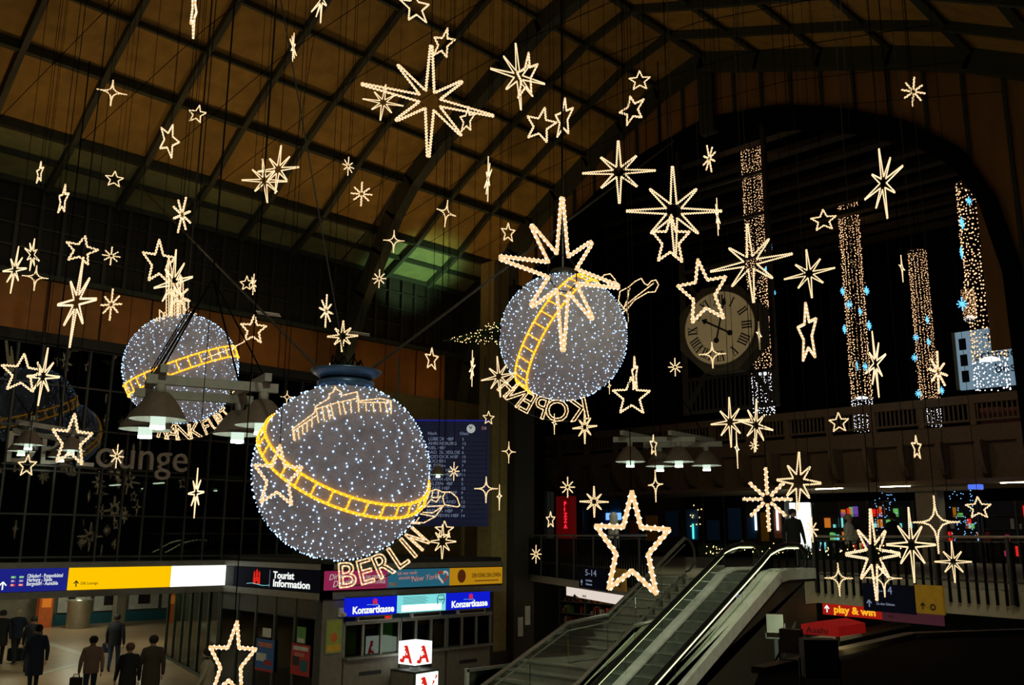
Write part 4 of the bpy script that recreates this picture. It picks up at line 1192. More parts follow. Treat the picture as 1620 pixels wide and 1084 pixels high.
def flood(label, px, py, d, s, rot, mcase):
    p = W(px, py, d=d); p = W(px, py, z=3.06 + s * .9)
    t = thing('floodlight', label, 'lamp', T(p.x, p.y, p.z) @ Matrix.Rotation(rot, 4, 'Z'))
    MB().box(-s * .5, s * .5, -s * .35, s * .35, -s * .55, s * .55).build('housing', mcase, t)
    MB().box(-s * .42, s * .42, -s * .37, -s * .35, -s * .45, s * .45).build('glass', M['counter'], t)
    MB().bar((-s * .58, 0, 0), (-s * .58, 0, -s * .9), s * .06).build('yoke', M['frame'], t); MB().bar((s * .58, 0, 0), (s * .58, 0, -s * .9), s * .06).build('yoke', M['frame'], t)
    MB().bar((-s * .58, 0, -s * .9), (s * .58, 0, -s * .9), s * .08).build('yoke', M['frame'], t)
    if 'tall' in label: MB().tube([(0, 0, -s * .9), (0, 0, -p.z)], .025, 6).build('stand', M['frame'], t)
    mb = MB()
    for q in range(4): mb.box(-s * .5, s * .5, s * .35, s * .42, -s * .45 + q * s * .25, -s * .38 + q * s * .25)
    mb.build('cooling_fins', mcase, t)
cas = mat('flood_case', (0.22, 0.18, 0.13), 0.5)
flood('tall grey floodlight on the kiosk edge near the escalator', 1226, 986, 10.2, 0.19, 0.5, cas)
flood('square floodlight standing on the kiosk edge rail', 1296, 1041, 9.6, 0.26, 0.7, M['pierdark'])
flood('low floodlight with cable between two other floodlights', 1252, 1014, 9.9, 0.20, 0.3, M['counter'])
MB().tube([W(1225, 1050, d=9.3), W(1240, 1020, d=9.4), W(1258, 985, d=9.6), W(1250, 1010, d=9.7), W(1236, 1050, d=9.5)], 0.012, 5).build('power_cable', M['black'])
tag(bpy.data.objects['power_cable'], 'black looped cable at the floodlights on the kiosk edge', 'cable')
# red beer stall below the concourse
a, b = W(1268, 1003, y=17.5), W(1325, 985, y=17.5)
t = thing('market_parasol', 'red awning lettered Asahi below the play and win sign', 'awning', frame((a.x, 17.5, a.z), (1, 0, 0)))
w, h = b.x - a.x, b.z - a.z
mb = MB(); mb.prism([(0, 0), (w, 0), (w, h * .7), (w * .5, h), (0, h * .7)], -1.2, 0); mb.build('awning_cloth', mat('awning_red', (.45, .008, .01), .6, emis=(.6, .01, .01), strength=.14), t)
text('Asahi', h * .6, M['ink'], t, w * .14, h * .15, .02, width=w * .6)
for x in (0.05, w - .05): MB().box(x - .03, x + .03, -a.z, 0, -.1, -.04).build('pole', M['frame'], t)
a, b = W(1290, 1012, z=2.1), W(1425, 985, z=2.1)
t = thing('stall_counter', 'long pale counter top behind the kiosk edge', 'counter', frame((a.x, a.y, 0), (b - a).to_2d().to_3d()))
L = (b - a).length
MB().box(0, L, 2.02, 2.1, -0.25, 0.25).build('worktop', M['floorband'], t); MB().box(0.05, L - .05, 0, 2.02, -0.2, 0.2).build('base', M['pierdark'], t)
# ================================================================== PENDANT LAMPS
def shade_meshes():
    sh = MB().lathe([(0.07, 0.50), (0.16, 0.48), (0.26, 0.38), (0.38, 0.20), (0.49, 0.02), (0.50, 0.0), (0.49, 0.0)], 28).mesh('lamp_shade', M['lampshade'], True)
    rf = MB().lathe([(0.487, 0.002), (0.37, 0.185), (0.25, 0.355), (0.15, 0.45), (0.0, 0.46)], 28).mesh('reflector', M['whitepaint'], True)
    co = MB().lathe([(0.0, 0.66), (0.09, 0.66), (0.09, 0.46), (0.0, 0.46)], 12).mesh('socket', M['lampbeam'], True)
    d1 = MB().lathe([(0.13, 0.22), (0.13, -0.12)], 16).mesh('diffuser', M['lamptop'], True)
    d2 = MB().lathe([(0.128, -0.12), (0.128, -0.165), (0.0, -0.17)], 16).mesh('bulb_end', M['diffuser'], True)
    return sh, co, d1, d2, rf
SHM = shade_meshes()
def chandelier(label, spots, z, s, extra=0.25):
    """four bell lamps under a frame of beams; spots = shade mouth centres (x, y)"""
    c = sum((Vector((p.x, p.y, 0)) for p in spots), Vector()) / len(spots)
    t = thing('lamp_cluster', label, 'lamp', T(c.x, c.y, z))
    L = [Vector((p.x - c.x, p.y - c.y, 0)) for p in spots]
    for p in L:
        for nm, me in zip(('lamp_shade', 'socket', 'diffuser', 'bulb_end', 'reflector'), SHM):
            o = link(nm, me, t); o.matrix_local = T(p.x, p.y, 0) @ Matrix.Scale(s, 4)
    zt = 0.72 * s
    nl, nr, flf, frt = L
    for a, b in ((nl, nr), (flf, frt)):
        e = (b - a).normalized() * extra
        MB().bar((a.x - e.x, a.y - e.y, zt), (b.x + e.x, b.y + e.y, zt), 0.13 * s, 0.17 * s).build('beam', M['lampbeam'], t)
    for a, b in ((nl, flf), (nr, frt)):
        e = (b - a).normalized() * extra
        MB().bar((a.x - e.x, a.y - e.y, zt + 0.17 * s), (b.x + e.x, b.y + e.y, zt + 0.17 * s), 0.13 * s, 0.15 * s).build('cross_beam', M['lampbeam'], t)
    hh = roof_z(c.x) - 0.3 - z
    for p in (nl, frt):
        MB().tube([(p.x, p.y, zt + .2 * s), (0, 0, zt + 2.2), (0, 0, hh)], 0.018, 4).build('chain', M['black'], t)
    for p in (nr, flf):
        MB().tube([(p.x, p.y, zt + .2 * s), (0, 0, zt + 2.2)], 0.014, 4).build('chain', M['black'], t)
    return t
z0 = W(250, 664, d=16).z
chandelier('lamp cluster of four bell shades in front of the Frankfurt globe', [W(250, 664, z=z0), W(414, 674, z=z0), W(230, 680, z=z0), W(376, 688, z=z0)], z0, 0.98)
z0 = W(997, 731, d=27.5).z
chandelier('lamp cluster of four bell shades before the footbridge', [W(997, 731, z=z0), W(1074, 731, z=z0), W(1044, 738, z=z0), W(1118, 737, z=z0)], z0, 0.93, 0.5)
z0 = W(45, 704, d=20.6).z
chandelier('lamp cluster of bell shades in front of the letters DB', [W(45, 704, z=z0), W(112, 713, z=z0), W(34, 714, z=z0), W(96, 724, z=z0)], z0, 0.64, 0.4)
p = W(693, 751, d=25.5)
t = thing('pendant_lamp', 'single small bell lamp hanging before the departure board', 'lamp', T(p.x, p.y, p.z))
for nm, me in zip(('lamp_shade', 'socket', 'diffuser', 'bulb_end', 'reflector'), SHM):
    o = link(nm, me, t); o.matrix_local = Matrix.Scale(0.46, 4)
MB().tube([(0, 0, 0.3), (0, 0, roof_z(p.x) - p.z)], 0.012, 4).build('cable', M['black'], t)
for k, (px, py, d) in enumerate(((425, 497, 24.0), (568, 528, 26.0))):
    p = W(px, py, d=d); q = W(px + 18, py + 4, d=d)
    t = thing('louvre_light', ['slatted ceiling lamp above the beam of the lamp cluster', 'slatted ceiling lamp beside the small eight-ray star'][k], 'lamp', frame(p, q - p))
    for j in range(5):
        MB().box(-0.3, 0.3, -0.01, 0.01, -0.2 + .1 * j, -0.15 + .1 * j).build('slat', M['letter'], t)
    MB().tube([(0, 0, 0), (0, roof_z(p.x) - p.z - .5, 0)], 0.01, 4).build('cable', M['black'], t)

# ================================================================== ROPE LIGHT SHAPES
def rope(mb_t, mb_b, pts, R, sp, closed=False, tn=5):
    mb_t.segs(pts, R * 0.66, tn, closed)
    beads_on(mb_b, pts, sp, R * 0.62, closed, R * 0.36)
def outline(kind):
    """unit height outline in x,y; returns list of (points, closed) and hub polygon"""
    if kind == 'A':
        p = [(0, .5), (.092, .143), (.375, .13), (.163, -.122), (.24, -.5), (0, -.29), (-.24, -.47), (-.165, -.122), (-.375, .15), (-.092, .143)]
        return [(p, True)], None
    if kind == 'R':
        p = []
        for k in range(10):
            r = .525 if k % 2 == 0 else .225
            a = math.pi / 2 - k * math.pi / 5
            p.append((r * math.cos(a), r * math.sin(a) - .03))
        return [(p, True)], None
    if kind == 'B':
        p, hub = [], []
        for k in range(16):
            a = math.pi / 2 - k * math.pi / 8
            r = (.5 if k % 4 == 0 else .345) if k % 2 == 0 else .084
            if k % 2 == 0:
                n = Vector((-math.sin(a), math.cos(a))) * .007
                c = Vector((math.cos(a), math.sin(a))) * r
                p += [tuple(c + n), tuple(c - n)]
            else:
                p.append((r * math.cos(a), r * math.sin(a))); hub.append(p[-1])
        return [(p, True)], hub
    if kind == 'E':                                # eight rays with a wide open centre
        p, hub = [], []
        for k in range(16):
            a = math.pi / 2 - k * math.pi / 8
            r = (.5 if k % 4 == 0 else .36) if k % 2 == 0 else .128
            if k % 2 == 0:
                n = Vector((-math.sin(a), math.cos(a))) * .009
                c = Vector((math.cos(a), math.sin(a))) * r
                p += [tuple(c + n), tuple(c - n)]
            else:
                p.append((r * math.cos(a), r * math.sin(a))); hub.append(p[-1])
        return [(p, True)], hub
    if kind == 'C':
        tips = [(0, .5), (.40, .04), (0, -.5), (-.40, .04)]
        p = []
        for k in range(4):
            a, b = Vector(tips[k]), Vector(tips[(k + 1) % 4])
            o_ = Vector((0, .04))
            for i in range(7):
                t_ = i / 7 * math.pi / 2
                p.append(tuple(o_ + (a - o_) * math.cos(t_) ** 5.2 + (b - o_) * math.sin(t_) ** 5.2))
        return [(p, True)], None
    if kind == 'D':
        out = []
        for k in range(8):
            a = math.pi / 2 - k * math.pi / 4
            r = .5 if k % 4 == 0 else .37
            out.append(([(.08 * math.cos(a), .08 * math.sin(a)), (r * math.cos(a), r * math.sin(a))], False))
        return out, [(.075 * math.cos(k * math.pi / 4), .075 * math.sin(k * math.pi / 4)) for k in range(8)]
ROPE_R = {'A': (.036, .032, .040), 'R': (.034, .033, .042), 'B': (.0125, .0150, .0235), 'E': (.0175, .0185, .027), 'C': (.017, .019, .026), 'D': (.042, .038, .040)}
STAR = {}
def star_meshes(kind, lod):
    key = (kind, lod)
    if key in STAR: return STAR[key]
    R = ROPE_R[kind][lod]
    sp = (R * 1.05, R * 1.15, R * 1.5)[lod]
    mt, mbd = MB(), MB()
    ls, hub = outline(kind)
    for pts, cl in ls:
        rope(mt, mbd, [(x, y, 0) for x, y in pts], R, sp, cl)
    mh = MB()
    if hub: mh.segs([(x, y, 0) for x, y in hub], R * .22, 4, True)
    else: mh.segs([(x * .99, y * .99, -R) for x, y in ls[0][0]], R * .2, 3, True)
    STAR[key] = (mt.mesh('light_rope', M['rope']), mbd.mesh('rope_bulbs', M['bead']), mh.mesh('star_frame', M['frame']))
    return STAR[key]
WIRE = MB().tube([(0, 0, 0), (0, 1, 0)], 0.006, 4).mesh('wire', M['black'])
RATIO = {'A': .77, 'R': 1.02, 'B': 1.0, 'E': 1.0, 'C': .82, 'D': .76}
SIZE = {'A': 1.05, 'R': .80, 'B': 1.35, 'E': 1.2, 'C': .85, 'D': .70}
def star(kind, px, py, w, h, label, d=None, roll=0.0, flip=1, yawdeg=None):
    if d is None:
        d = min(max(FPX * SIZE[kind] / h, 8.5), 20.5)
        if px > 1150: d = min(d, 18.5)
        while d > 8:
            p = W(px, py, d=d)
            s = h * d / FPX
            if p.z + s * .6 < roof_z(p.x) - 0.5 and p.x > -24.6 and (p.y < 17.3 or p.z > 5.2) and p.y < 23.5: break
            d -= 0.25
    p = W(px, py, d=d)
    s = h * d / FPX
    rx = w / (h * RATIO[kind])
    yaw = math.acos(max(0.10, min(1.0, rx)))
    stretch = max(1.0, min(1.25, rx))
    if yawdeg: yaw = math.radians(yawdeg); stretch = rx / math.cos(yaw)
    v = (p - CAM_O); v.z = 0; v.normalize()
    u = Vector((v.y, -v.x, 0))
    u = Matrix.Rotation(flip * yaw, 3, 'Z') @ u
    t = thing('light_star', label, 'star', frame(p, u), group={'A': 'five-point light stars', 'R': 'five-point light stars', 'B': 'eight-ray light stars', 'E': 'eight-ray light stars', 'C': 'four-point light stars', 'D': 'asterisk light stars'}[kind])
    lod = 0 if h > 105 else (1 if h > 52 else 2)
    for nm, me in zip(('light_rope', 'rope_bulbs', 'star_frame'), star_meshes(kind, lod)):
        o = link(nm, me, t)
        o.matrix_local = Matrix.Rotation(math.radians(roll), 4, 'Z') @ Matrix.Diagonal((s * stretch, s, s, 1))
        if nm == 'rope_bulbs': o['kind'] = 'stuff'
    o = link('wire', WIRE, t)
    top = .5 * s
    o.matrix_local = T(0, top, 0) @ Matrix.Diagonal((1, max(.3, roof_z(p.x) - .15 - p.z - top), 1, 1))
    return t

STARS = [
 ('C', 177, 147, 46, 44, 'four-point star alone against the upper ochre roof panels'),
 ('A', 307, 12, 9, 84, 'edge-on star cut by the top of the picture'),
 ('R', 312, 180, 27, 30, 'tiny five-point star above a tilted narrow one', None, -12),
 ('A', 268, 220, 30, 54, 'narrow tilted five-point star below a tiny one under the roof', None, -10),
 ('A', 63, 272, 9, 35, 'edge-on star just under the eave at the picture edge'),
 ('R', 181, 283, 27, 26, 'tiny five-point star just under the eave panels'),
 ('B', 509, 0, 30, 80, 'narrow eight-ray star cut by the top edge above the roof rafters'),
 ('R', 657, 10, 48, 54, 'five-point star cut by the top edge over the big eight-ray star', None, 12),
 ('A', 702, 67, 35, 49, 'five-point star touching the top ray of the big eight-ray star', None, -14),
 ('B', 464, 75, 11, 49, 'edge-on star of crossing lines high before the rafters'),
 ('B', 680, 159, 208, 190, 'big eight-ray star in the upper middle of the hall', None, 0, 1, 22),
 ('B', 606, 162, 64, 62, 'small eight-ray star behind the long ray of the big star', None, -6),
 ('A', 739, 188, 24, 41, 'narrow five-point star below the ray of the big eight-ray star', None, -6),
 ('B', 419, 286, 70, 72, 'lower of two overlapping eight-ray stars under the roof', None, 10),
 ('B', 440, 268, 62, 80, 'upper of two overlapping eight-ray stars under the roof', 17, -4),
 ('D', 551, 263, 18, 31, 'small asterisk star above another asterisk by the great rib'),
 ('B', 772, 283, 11, 75, 'edge-on eight-ray star hanging by the last rafters'),
 ('B', 820, 121, 86, 111, 'eight-ray star tangled with a five-point star near the great rib', None, 6),
 ('A', 833, 118, 34, 72, 'five-point star tangled with an eight-ray star near the great rib', 17, -8),
 ('A', 856, 196, 49, 57, 'five-point star next to its narrow twin under the vault', None, -12),
 ('A', 892, 185, 29, 62, 'narrow five-point star beside a wider one under the vault', None, -6),
 ('R', 1012, 127, 34, 33, 'upper of two small five-point stars below the ridge'),
 ('R', 1000, 173, 40, 48, 'lower of two small five-point stars below the ridge', None, 8),
 ('B', 979, 272, 114, 105, 'eight-ray star hanging before the gable boards'),
 ('D', 1122, 251, 20, 49, 'narrow asterisk star above the light curtain behind the clock', None, 12),
 ('D', 1445, 145, 34, 50, 'lone asterisk star before the gable boards at the far end', None, -8),
 ('A', 100, 314, 14, 46, 'narrow star with a notch before the dark upper windows', None, -5),
 ('D', 288, 340, 28, 64, 'slanted asterisk star under the eave above the Frankfurt globe', None, -12),
 ('B', 23, 427, 32, 76, 'narrow eight-ray star at the picture edge beside a four-point star', None, -6),
 ('E', 51, 403, 22, 54, 'small narrow eight-ray star directly above a four-point star', None, -4),
 ('C', 56, 440, 39, 41, 'four-point star under a small eight-ray star by the brown panels'),
 ('R', 129, 395, 48, 47, 'five-point star above a long slanted eight-ray star', None, -8),
 ('B', 121, 478, 54, 145, 'long slanted eight-ray star before the brown wall panels', None, -6),
 ('D', 176, 405, 27, 30, 'upper of two asterisk stars before the brown wall panels'),
 ('D', 176, 482, 30, 51, 'lower of two asterisk stars before the brown wall panels'),
 ('A', 252, 413, 50, 70, 'five-point star above the skyline of the Frankfurt globe', None, 5),
 ('B', 274, 447, 56, 108, 'eight-ray star merged with the towers of the Frankfurt globe', 19.0),
 ('D', 284, 470, 32, 66, 'slim asterisk star right above the towers of the Frankfurt globe', 19.4),
 ('R', 390, 448, 20, 24, 'tiny five-point star half hidden by an edge-on asterisk'),
 ('D', 401, 450, 9, 34, 'edge-on asterisk overlapping a tiny five-point star', 18.0),
 ('A', 401, 520, 40, 44, 'five-point star at the end of the pole from the Frankfurt globe'),
 ('D', 572, 307, 34, 40, 'asterisk star in front of the great rib'),
 ('C', 623, 382, 34, 37, 'four-point star before the green-lit eave panels'),
 ('C', 706, 338, 31, 46, 'four-point star under the last roof bay', None, -6),
 ('D', 600, 441, 22, 30, 'asterisk star below the green-lit eave panels'),
 ('D', 516, 492, 21, 53, 'slim asterisk star beside the chain of the Berlin globe'),
 ('E', 542, 532, 47, 50, 'eight-ray star straight above the cap of the Berlin globe'),
 ('A', 804, 367, 22, 30, 'small five-point star at the foot of the last rib'),
 ('E', 890, 432, 186, 250, 'largest eight-ray star hanging in front of the Kopenhagen globe', 9.0, 0, 1),
 ('B', 1066, 334, 148, 150, 'eight-ray star above the five-point star near the clock'),
 ('A', 1061, 377, 60, 78, 'five-point star behind the lower rays of an eight-ray star', 16.5, -3),
 ('B', 1135, 343, 8, 62, 'edge-on star beside the light curtain behind the clock'),
 ('A', 1112, 459, 78, 103, 'five-point star covering the upper part of the clock', None, 7),
 ('B', 1187, 416, 126, 130, 'eight-ray star before the light curtain near the clock', None, 2, -1, 22),
 ('B', 1397, 290, 59, 120, 'narrow eight-ray star under the crown of the arch', None, 4),
 ('R', 1303, 348, 39, 35, 'five-point star between two light curtains under the arch'),
 ('B', 1280, 433, 77, 80, 'eight-ray star between the clock and the middle light curtain', None, 3, -1, 20),
 ('C', 1427, 425, 8, 44, 'edge-on thin star between two light curtains'),
 ('A', 1277, 524, 29, 92, 'tall narrow five-point star beside the clock'),
 ('R', 35, 590, 60, 62, 'five-point star overlapping an eight-ray star at the picture edge'),
 ('B', 68, 596, 46, 92, 'slim eight-ray star overlapping a five-point star above the lounge', None, -6),
 ('A', 114, 694, 59, 79, 'five-point star covering a lamp before the letter L', 14.0),
 ('R', 43, 736, 26, 34, 'small five-point star hanging under the lamps by the letters DB', 15.0),
 ('D', 185, 722, 20, 37, 'asterisk star in front of the u of Lounge'),
 ('B', 310, 780, 23, 78, 'narrow eight-ray star before the lounge glass', 12.5, 0),
 ('C', 454, 629, 21, 22, 'tiny four-point star beside the gate on the Berlin globe', 11.8),
 ('C', 521, 592, 8, 35, 'edge-on thin star beside the cap of the Berlin globe', 16.2),
 ('A', 683, 567, 21, 34, 'small five-point star above the departure board'),
 ('B', 747, 583, 9, 58, 'edge-on star under the hanging fir tree'),
 ('R', 773, 661, 18, 21, 'tiny five-point star before the ochre pier'),
 ('D', 718, 746, 17, 29, 'asterisk star in front of the departure board rows'),
 ('C', 769, 775, 38, 41, 'four-point star at the lower corner of the departure board'),
 ('C', 790, 787, 8, 40, 'edge-on thin star beside the four-point star at the pier'),
 ('A', 440, 751, 76, 94, 'five-point star in front of the gold band of the Berlin globe', 10.9),
 ('R', 703, 838, 30, 27, 'five-point star joined to the top of an eight-ray star by the banners', 15.5),
 ('E', 700, 857, 43, 53, 'eight-ray star joined below a five-point star by the banners', 15.0),
 ('B', 789, 596, 56, 66, 'eight-ray star at the edge of the Kopenhagen globe lettering', 16.5, 6),
 ('C', 805, 716, 22, 34, 'four-point star in front of the dark corner column'),
 ('A', 1004, 590, 9, 52, 'edge-on star on the same wire above a wide five-point star', 16.2),
 ('R', 999, 626, 60, 60, 'wide five-point star above the lamp cluster by the footbridge', 15.5),
 ('B', 925, 676, 38, 52, 'eight-ray star under the K of the Kopenhagen lettering'),
 ('C', 877, 671, 8, 33, 'edge-on thin star under the Kopenhagen lettering'),
 ('C', 964, 612, 6, 24, 'tiny edge-on star beside the lower edge of the Kopenhagen globe'),
 ('D', 1068, 581, 22, 29, 'asterisk star at the foot of the clock housing'),
 ('C', 1127, 562, 43, 42, 'four-point star in front of the clock numeral VI'),
 ('C', 1201, 531, 8, 45, 'edge-on thin star at the rim of the clock'),
 ('B', 1155, 668, 60, 79, 'eight-ray star before the footbridge, first of a touching pair'),
 ('B', 1196, 673, 52, 84, 'eight-ray star before the footbridge, second of a touching pair', 19.5, -6),
 ('D', 1193, 705, 15, 22, 'tiny asterisk on the lower ray of a paired eight-ray star', 14.0),
 ('C', 1166, 712, 7, 58, 'edge-on thin star hanging below the pair of eight-ray stars'),
 ('C', 1037, 769, 23, 50, 'four-point star under the lamp cluster by the footbridge'),
 ('A', 1034, 704, 11, 32, 'small star hidden behind the lamp cluster by the footbridge', 22.5),
 ('D', 898, 771, 23, 32, 'asterisk star above the neon pizza stand'),
 ('B', 940, 794, 45, 48, 'eight-ray star before the dim glass kiosk'),
 ('B', 1385, 576, 31, 108, 'narrow eight-ray star beside the middle light curtain', None, 5),
 ('D', 1484, 589, 26, 68, 'slim asterisk star in front of the thin light curtain', None, -5),
 ('R', 1327, 668, 30, 31, 'five-point star before the footbridge railing'),
 ('A', 1450, 707, 14, 36, 'narrow five-point star before the footbridge brackets'),
 ('E', 1263, 762, 66, 92, 'open eight-ray star above the white light box', None, -6),
 ('D', 1214, 790, 76, 98, 'thick asterisk star above the escalator top'),
 ('R', 1548, 803, 37, 34, 'five-point star before the stall of red boxes'),
 ('A', 367, 1042, 72, 112, 'five-point star low in front of the tourist office', 9.5, -5),
 ('R', 871, 822, 14, 25, 'tiny five-point star before the grey ticket cabin'),
 ('D', 848, 877, 17, 28, 'tiny asterisk star before the railing over the 5-14 sign'),
 ('A', 1000, 857, 118, 156, 'largest five-point star hanging over the staircase', 9.0, -1),
 ('D', 1285, 838, 18, 39, 'narrow asterisk star beside the white light box'),
 ('C', 1327, 917, 43, 51, 'four-point star low before the railing beside the escalator'),
 ('E', 1382, 877, 79, 140, 'tall eight-ray star low before the railing'),
 ('C', 1398, 917, 64, 54, 'four-point star overlapping the foot of the tall eight-ray star', 10.6),
 ('B', 1442, 862, 71, 116, 'eight-ray star before the pale column and the railing'),
 ('C', 1481, 830, 68, 90, 'four-point star before the pale square column'),
 ('B', 1508, 889, 53, 64, 'eight-ray star low before the railing near the picture edge'),
]
for i, s_ in enumerate(STARS):
    kind, px, py, w, h, lab = s_[:6]
    d = s_[6] if len(s_) > 6 else None
    roll = s_[7] if len(s_) > 7 else 0
    lab = lab if 'light' in lab else lab.replace('star', 'light star', 1) if 'star' in lab else lab.replace('asterisk', 'asterisk light star', 1)
    star(kind, px, py, w, h, lab, d, roll, s_[8] if len(s_) > 8 else (1 if i % 2 else -1), s_[9] if len(s_) > 9 else None)

# ================================================================== GLOBES
RG = 1.30
def net_material():
    m = bpy.data.materials.new('globe_fabric')
    m.use_nodes = True
    nt = m.node_tree
    nt.nodes.clear()
    tc = nt.nodes.new('ShaderNodeTexCoord')
    nz = nt.nodes.new('ShaderNodeTexNoise'); nz.inputs['Scale'].default_value = 5; nz.inputs['Detail'].default_value = 6
    n2 = nt.nodes.new('ShaderNodeTexNoise'); n2.inputs['Scale'].default_value = 60
    nt.links.new(tc.outputs['Object'], nz.inputs[0]); nt.links.new(tc.outputs['Object'], n2.inputs[0])
    mul = nt.nodes.new('ShaderNodeMath'); mul.operation = 'MULTIPLY'
    nt.links.new(nz.outputs['Fac'], mul.inputs[0]); nt.links.new(n2.outputs['Fac'], mul.inputs[1])
    rp = nt.nodes.new('ShaderNodeValToRGB')
    rp.color_ramp.elements[0].position = 0.12; rp.color_ramp.elements[0].color = (0.34, 0.32, 0.32, 1)
    rp.color_ramp.elements[1].position = 0.36; rp.color_ramp.elements[1].color = (0.55, 0.52, 0.51, 1)
    nt.links.new(mul.outputs[0], rp.inputs[0])
    df = nt.nodes.new('ShaderNodeBsdfDiffuse'); tr = nt.nodes.new('ShaderNodeBsdfTranslucent')
    nt.links.new(rp.outputs[0], df.inputs[0]); nt.links.new(rp.outputs[0], tr.inputs[0])
    mx = nt.nodes.new('ShaderNodeMixShader'); mx.inputs[0].default_value = 0.45
    o = nt.nodes.new('ShaderNodeOutputMaterial')
    nt.links.new(df.outputs[0], mx.inputs[1]); nt.links.new(tr.outputs[0], mx.inputs[2]); nt.links.new(mx.outputs[0], o.inputs[0])
    return m
M['net'] = net_material()
SPH = MB()
nu, nv = 56, 36
prof = [(max(1e-4, RG * math.sin(math.pi * k / nv)), RG * math.cos(math.pi * k / nv)) for k in range(nv + 1)]
SPHM = SPH.lathe(list(reversed(prof)), nu).mesh('globe_shell', M['net'], True)
def bulbs_mesh(seed, n=1450):
    rr = random.Random(seed); mb = MB(); ga = math.pi * (3 - math.sqrt(5))
    for k in range(n):
        z = 1 - 2 * (k + .5) / n + rr.gauss(0, .012)
        z = max(-1, min(1, z)); r = math.sqrt(1 - z * z); a = ga * k + rr.gauss(0, .05)
        R_ = RG * 1.012
        mb.octa((R_ * r * math.cos(a), R_ * r * math.sin(a), R_ * z), 0.0125 * rr.choice((.6, .85, 1, 1.35)))
    return mb.mesh('cool_bulbs', M['cool'])
def globe(label, px, py, rpx, seed):
    d = FPX * RG / rpx
    c = W(px, py, d=d)
    t = thing('light_globe', label, 'globe', T(*c), group='globes of lights')
    link('globe_shell', SPHM, t)
    o = link('cool_bulbs', bulbs_mesh(seed), t); o['kind'] = 'stuff'
    # added point light inside the translucent shell for its even grey glow
    li = lamp('globe_inner_fill', 'POINT', (0, 0, 0), GLOBE_W, (1.0, 0.93, 0.92), shadow_soft_size=0.3)
    li.parent = t
    r = (c - CAM_O).normalized()
    def on(qx, qy, k=1.03):                        # point of the sphere (radius k R) seen at qx, qy, local coordinates
        q = ray(qx, qy).normalized(); oc = CAM_O - c
        b_ = oc.dot(q); cc = oc.dot(oc) - (RG * k) ** 2
        disc = b_ * b_ - cc
        tt = -b_ - math.sqrt(disc) if disc > 0 else -b_
        return CAM_O + q * tt - c
    def flat(qx, qy, off=0.0):
        return W(qx, qy, d=d - off) - c
    return t, c, d, on, flat
GLOBE_W = 22
def band(t, pts, half, bars, bar_every=1):
    P = [Vector(p).normalized() * RG * 1.02 for p in pts]
    n = (P[1] - P[0]).cross(P[2] - P[0]).normalized()
    h0 = P[0].dot(n)
    u = (P[0] - n * h0).normalized(); v = n.cross(u)
    bt, bb = MB(), MB()
    N = 96
    edges = []
    for s in (-1, 1):
        hh = h0 + s * half * RG
        rr = math.sqrt(max(1e-6, (RG * 1.025) ** 2 - hh ** 2))
        ring = [n * hh + (u * math.cos(2 * math.pi * k / N) + v * math.sin(2 * math.pi * k / N)) * rr for k in range(N)]
        edges.append(ring)
        bt.tube(ring, 0.020, 6, True)
        beads_on(bb, ring, 0.045, 0.019, True, 0.012, n)
    for k in range(0, N, max(1, N // bars)):
        a, b = edges[0][k], edges[1][k]
        m_ = (a + b) / 2; m_ = m_.normalized() * RG * 1.025
        bt.tube([a, m_, b], 0.015, 5); beads_on(bb, [a, m_, b], 0.045, 0.017, False, 0.008)
    o = bt.build('gold_band', M['gold'], t)
    q = bb.build('gold_bulbs', M['goldbead'], o); q['kind'] = 'stuff'
def lettering(t, c, r_dir, items, rad, size, mirror=False):
    """rope-light letters standing on a ring below the globe; items = (char, degrees from straight down, width factor)"""
    u = Vector((-r_dir.y, r_dir.x, 0)).normalized() * -1
    vw = r_dir * -1
    u = Vector((r_dir.y, -r_dir.x, 0)).normalized()
    up = u.cross(r_dir).normalized()
    fr_ = Matrix(((u.x, up.x, vw.x), (u.y, up.y, vw.y), (u.z, up.z, vw.z)))
    hl = MB()
    arc = []
    for ch, ang, wf in items:
        me = text_mesh(ch, 1.0, outline=True)
        lps = loops_of(me)
        bpy.data.meshes.remove(me)
        al = [p for lp in lps for p in lp]
        x0, x1 = min(p.x for p in al), max(p.x for p in al); y0, y1 = min(p.y for p in al), max(p.y for p in al)
        sc_ = size / (y1 - y0)
        a = math.radians(ang)
        cen = Vector((math.sin(a), -math.cos(a))) * rad
        mt, mbd = MB(), MB()
        for lp in lps:
            q = []
            for p in lp:
                lx, ly = (p.x - (x0 + x1) / 2) * sc_ * wf * (-1 if mirror else 1), (p.y - (y0 + y1) / 2) * sc_
                X, Y = cen.x + lx * math.cos(a) - ly * math.sin(a), cen.y + lx * math.sin(a) + ly * math.cos(a)
                q.append(fr_ @ Vector((X, Y, 0.02)))
            rope(mt, mbd, q, 0.019, 0.042, True)
        o = mt.build('letter', M['rope'], t); q = mbd.build('letter_bulbs', M['bead'], o); q['kind'] = 'stuff'
    a0, a1 = min(i[1] for i in items) - 6, max(i[1] for i in items) + 6
    for rr in (rad - size * .5, rad + size * .5):
        P = [fr_ @ Vector((math.sin(math.radians(a0 + (a1 - a0) * k / 20)) * rr, -math.cos(math.radians(a0 + (a1 - a0) * k / 20)) * rr, -0.01)) for k in range(21)]
        hl.tube(P, 0.009, 5)
    hl.build('letter_hoop', M['frame'], t)
def ropes(t, name, lines, R=0.018):
    mt, mbd = MB(), MB()
    for q in lines: rope(mt, mbd, q, R, 0.040)
    o = mt.build(name, M['rope'], t); q = mbd.build('rope_bulbs', M['bead'], o); q['kind'] = 'stuff'

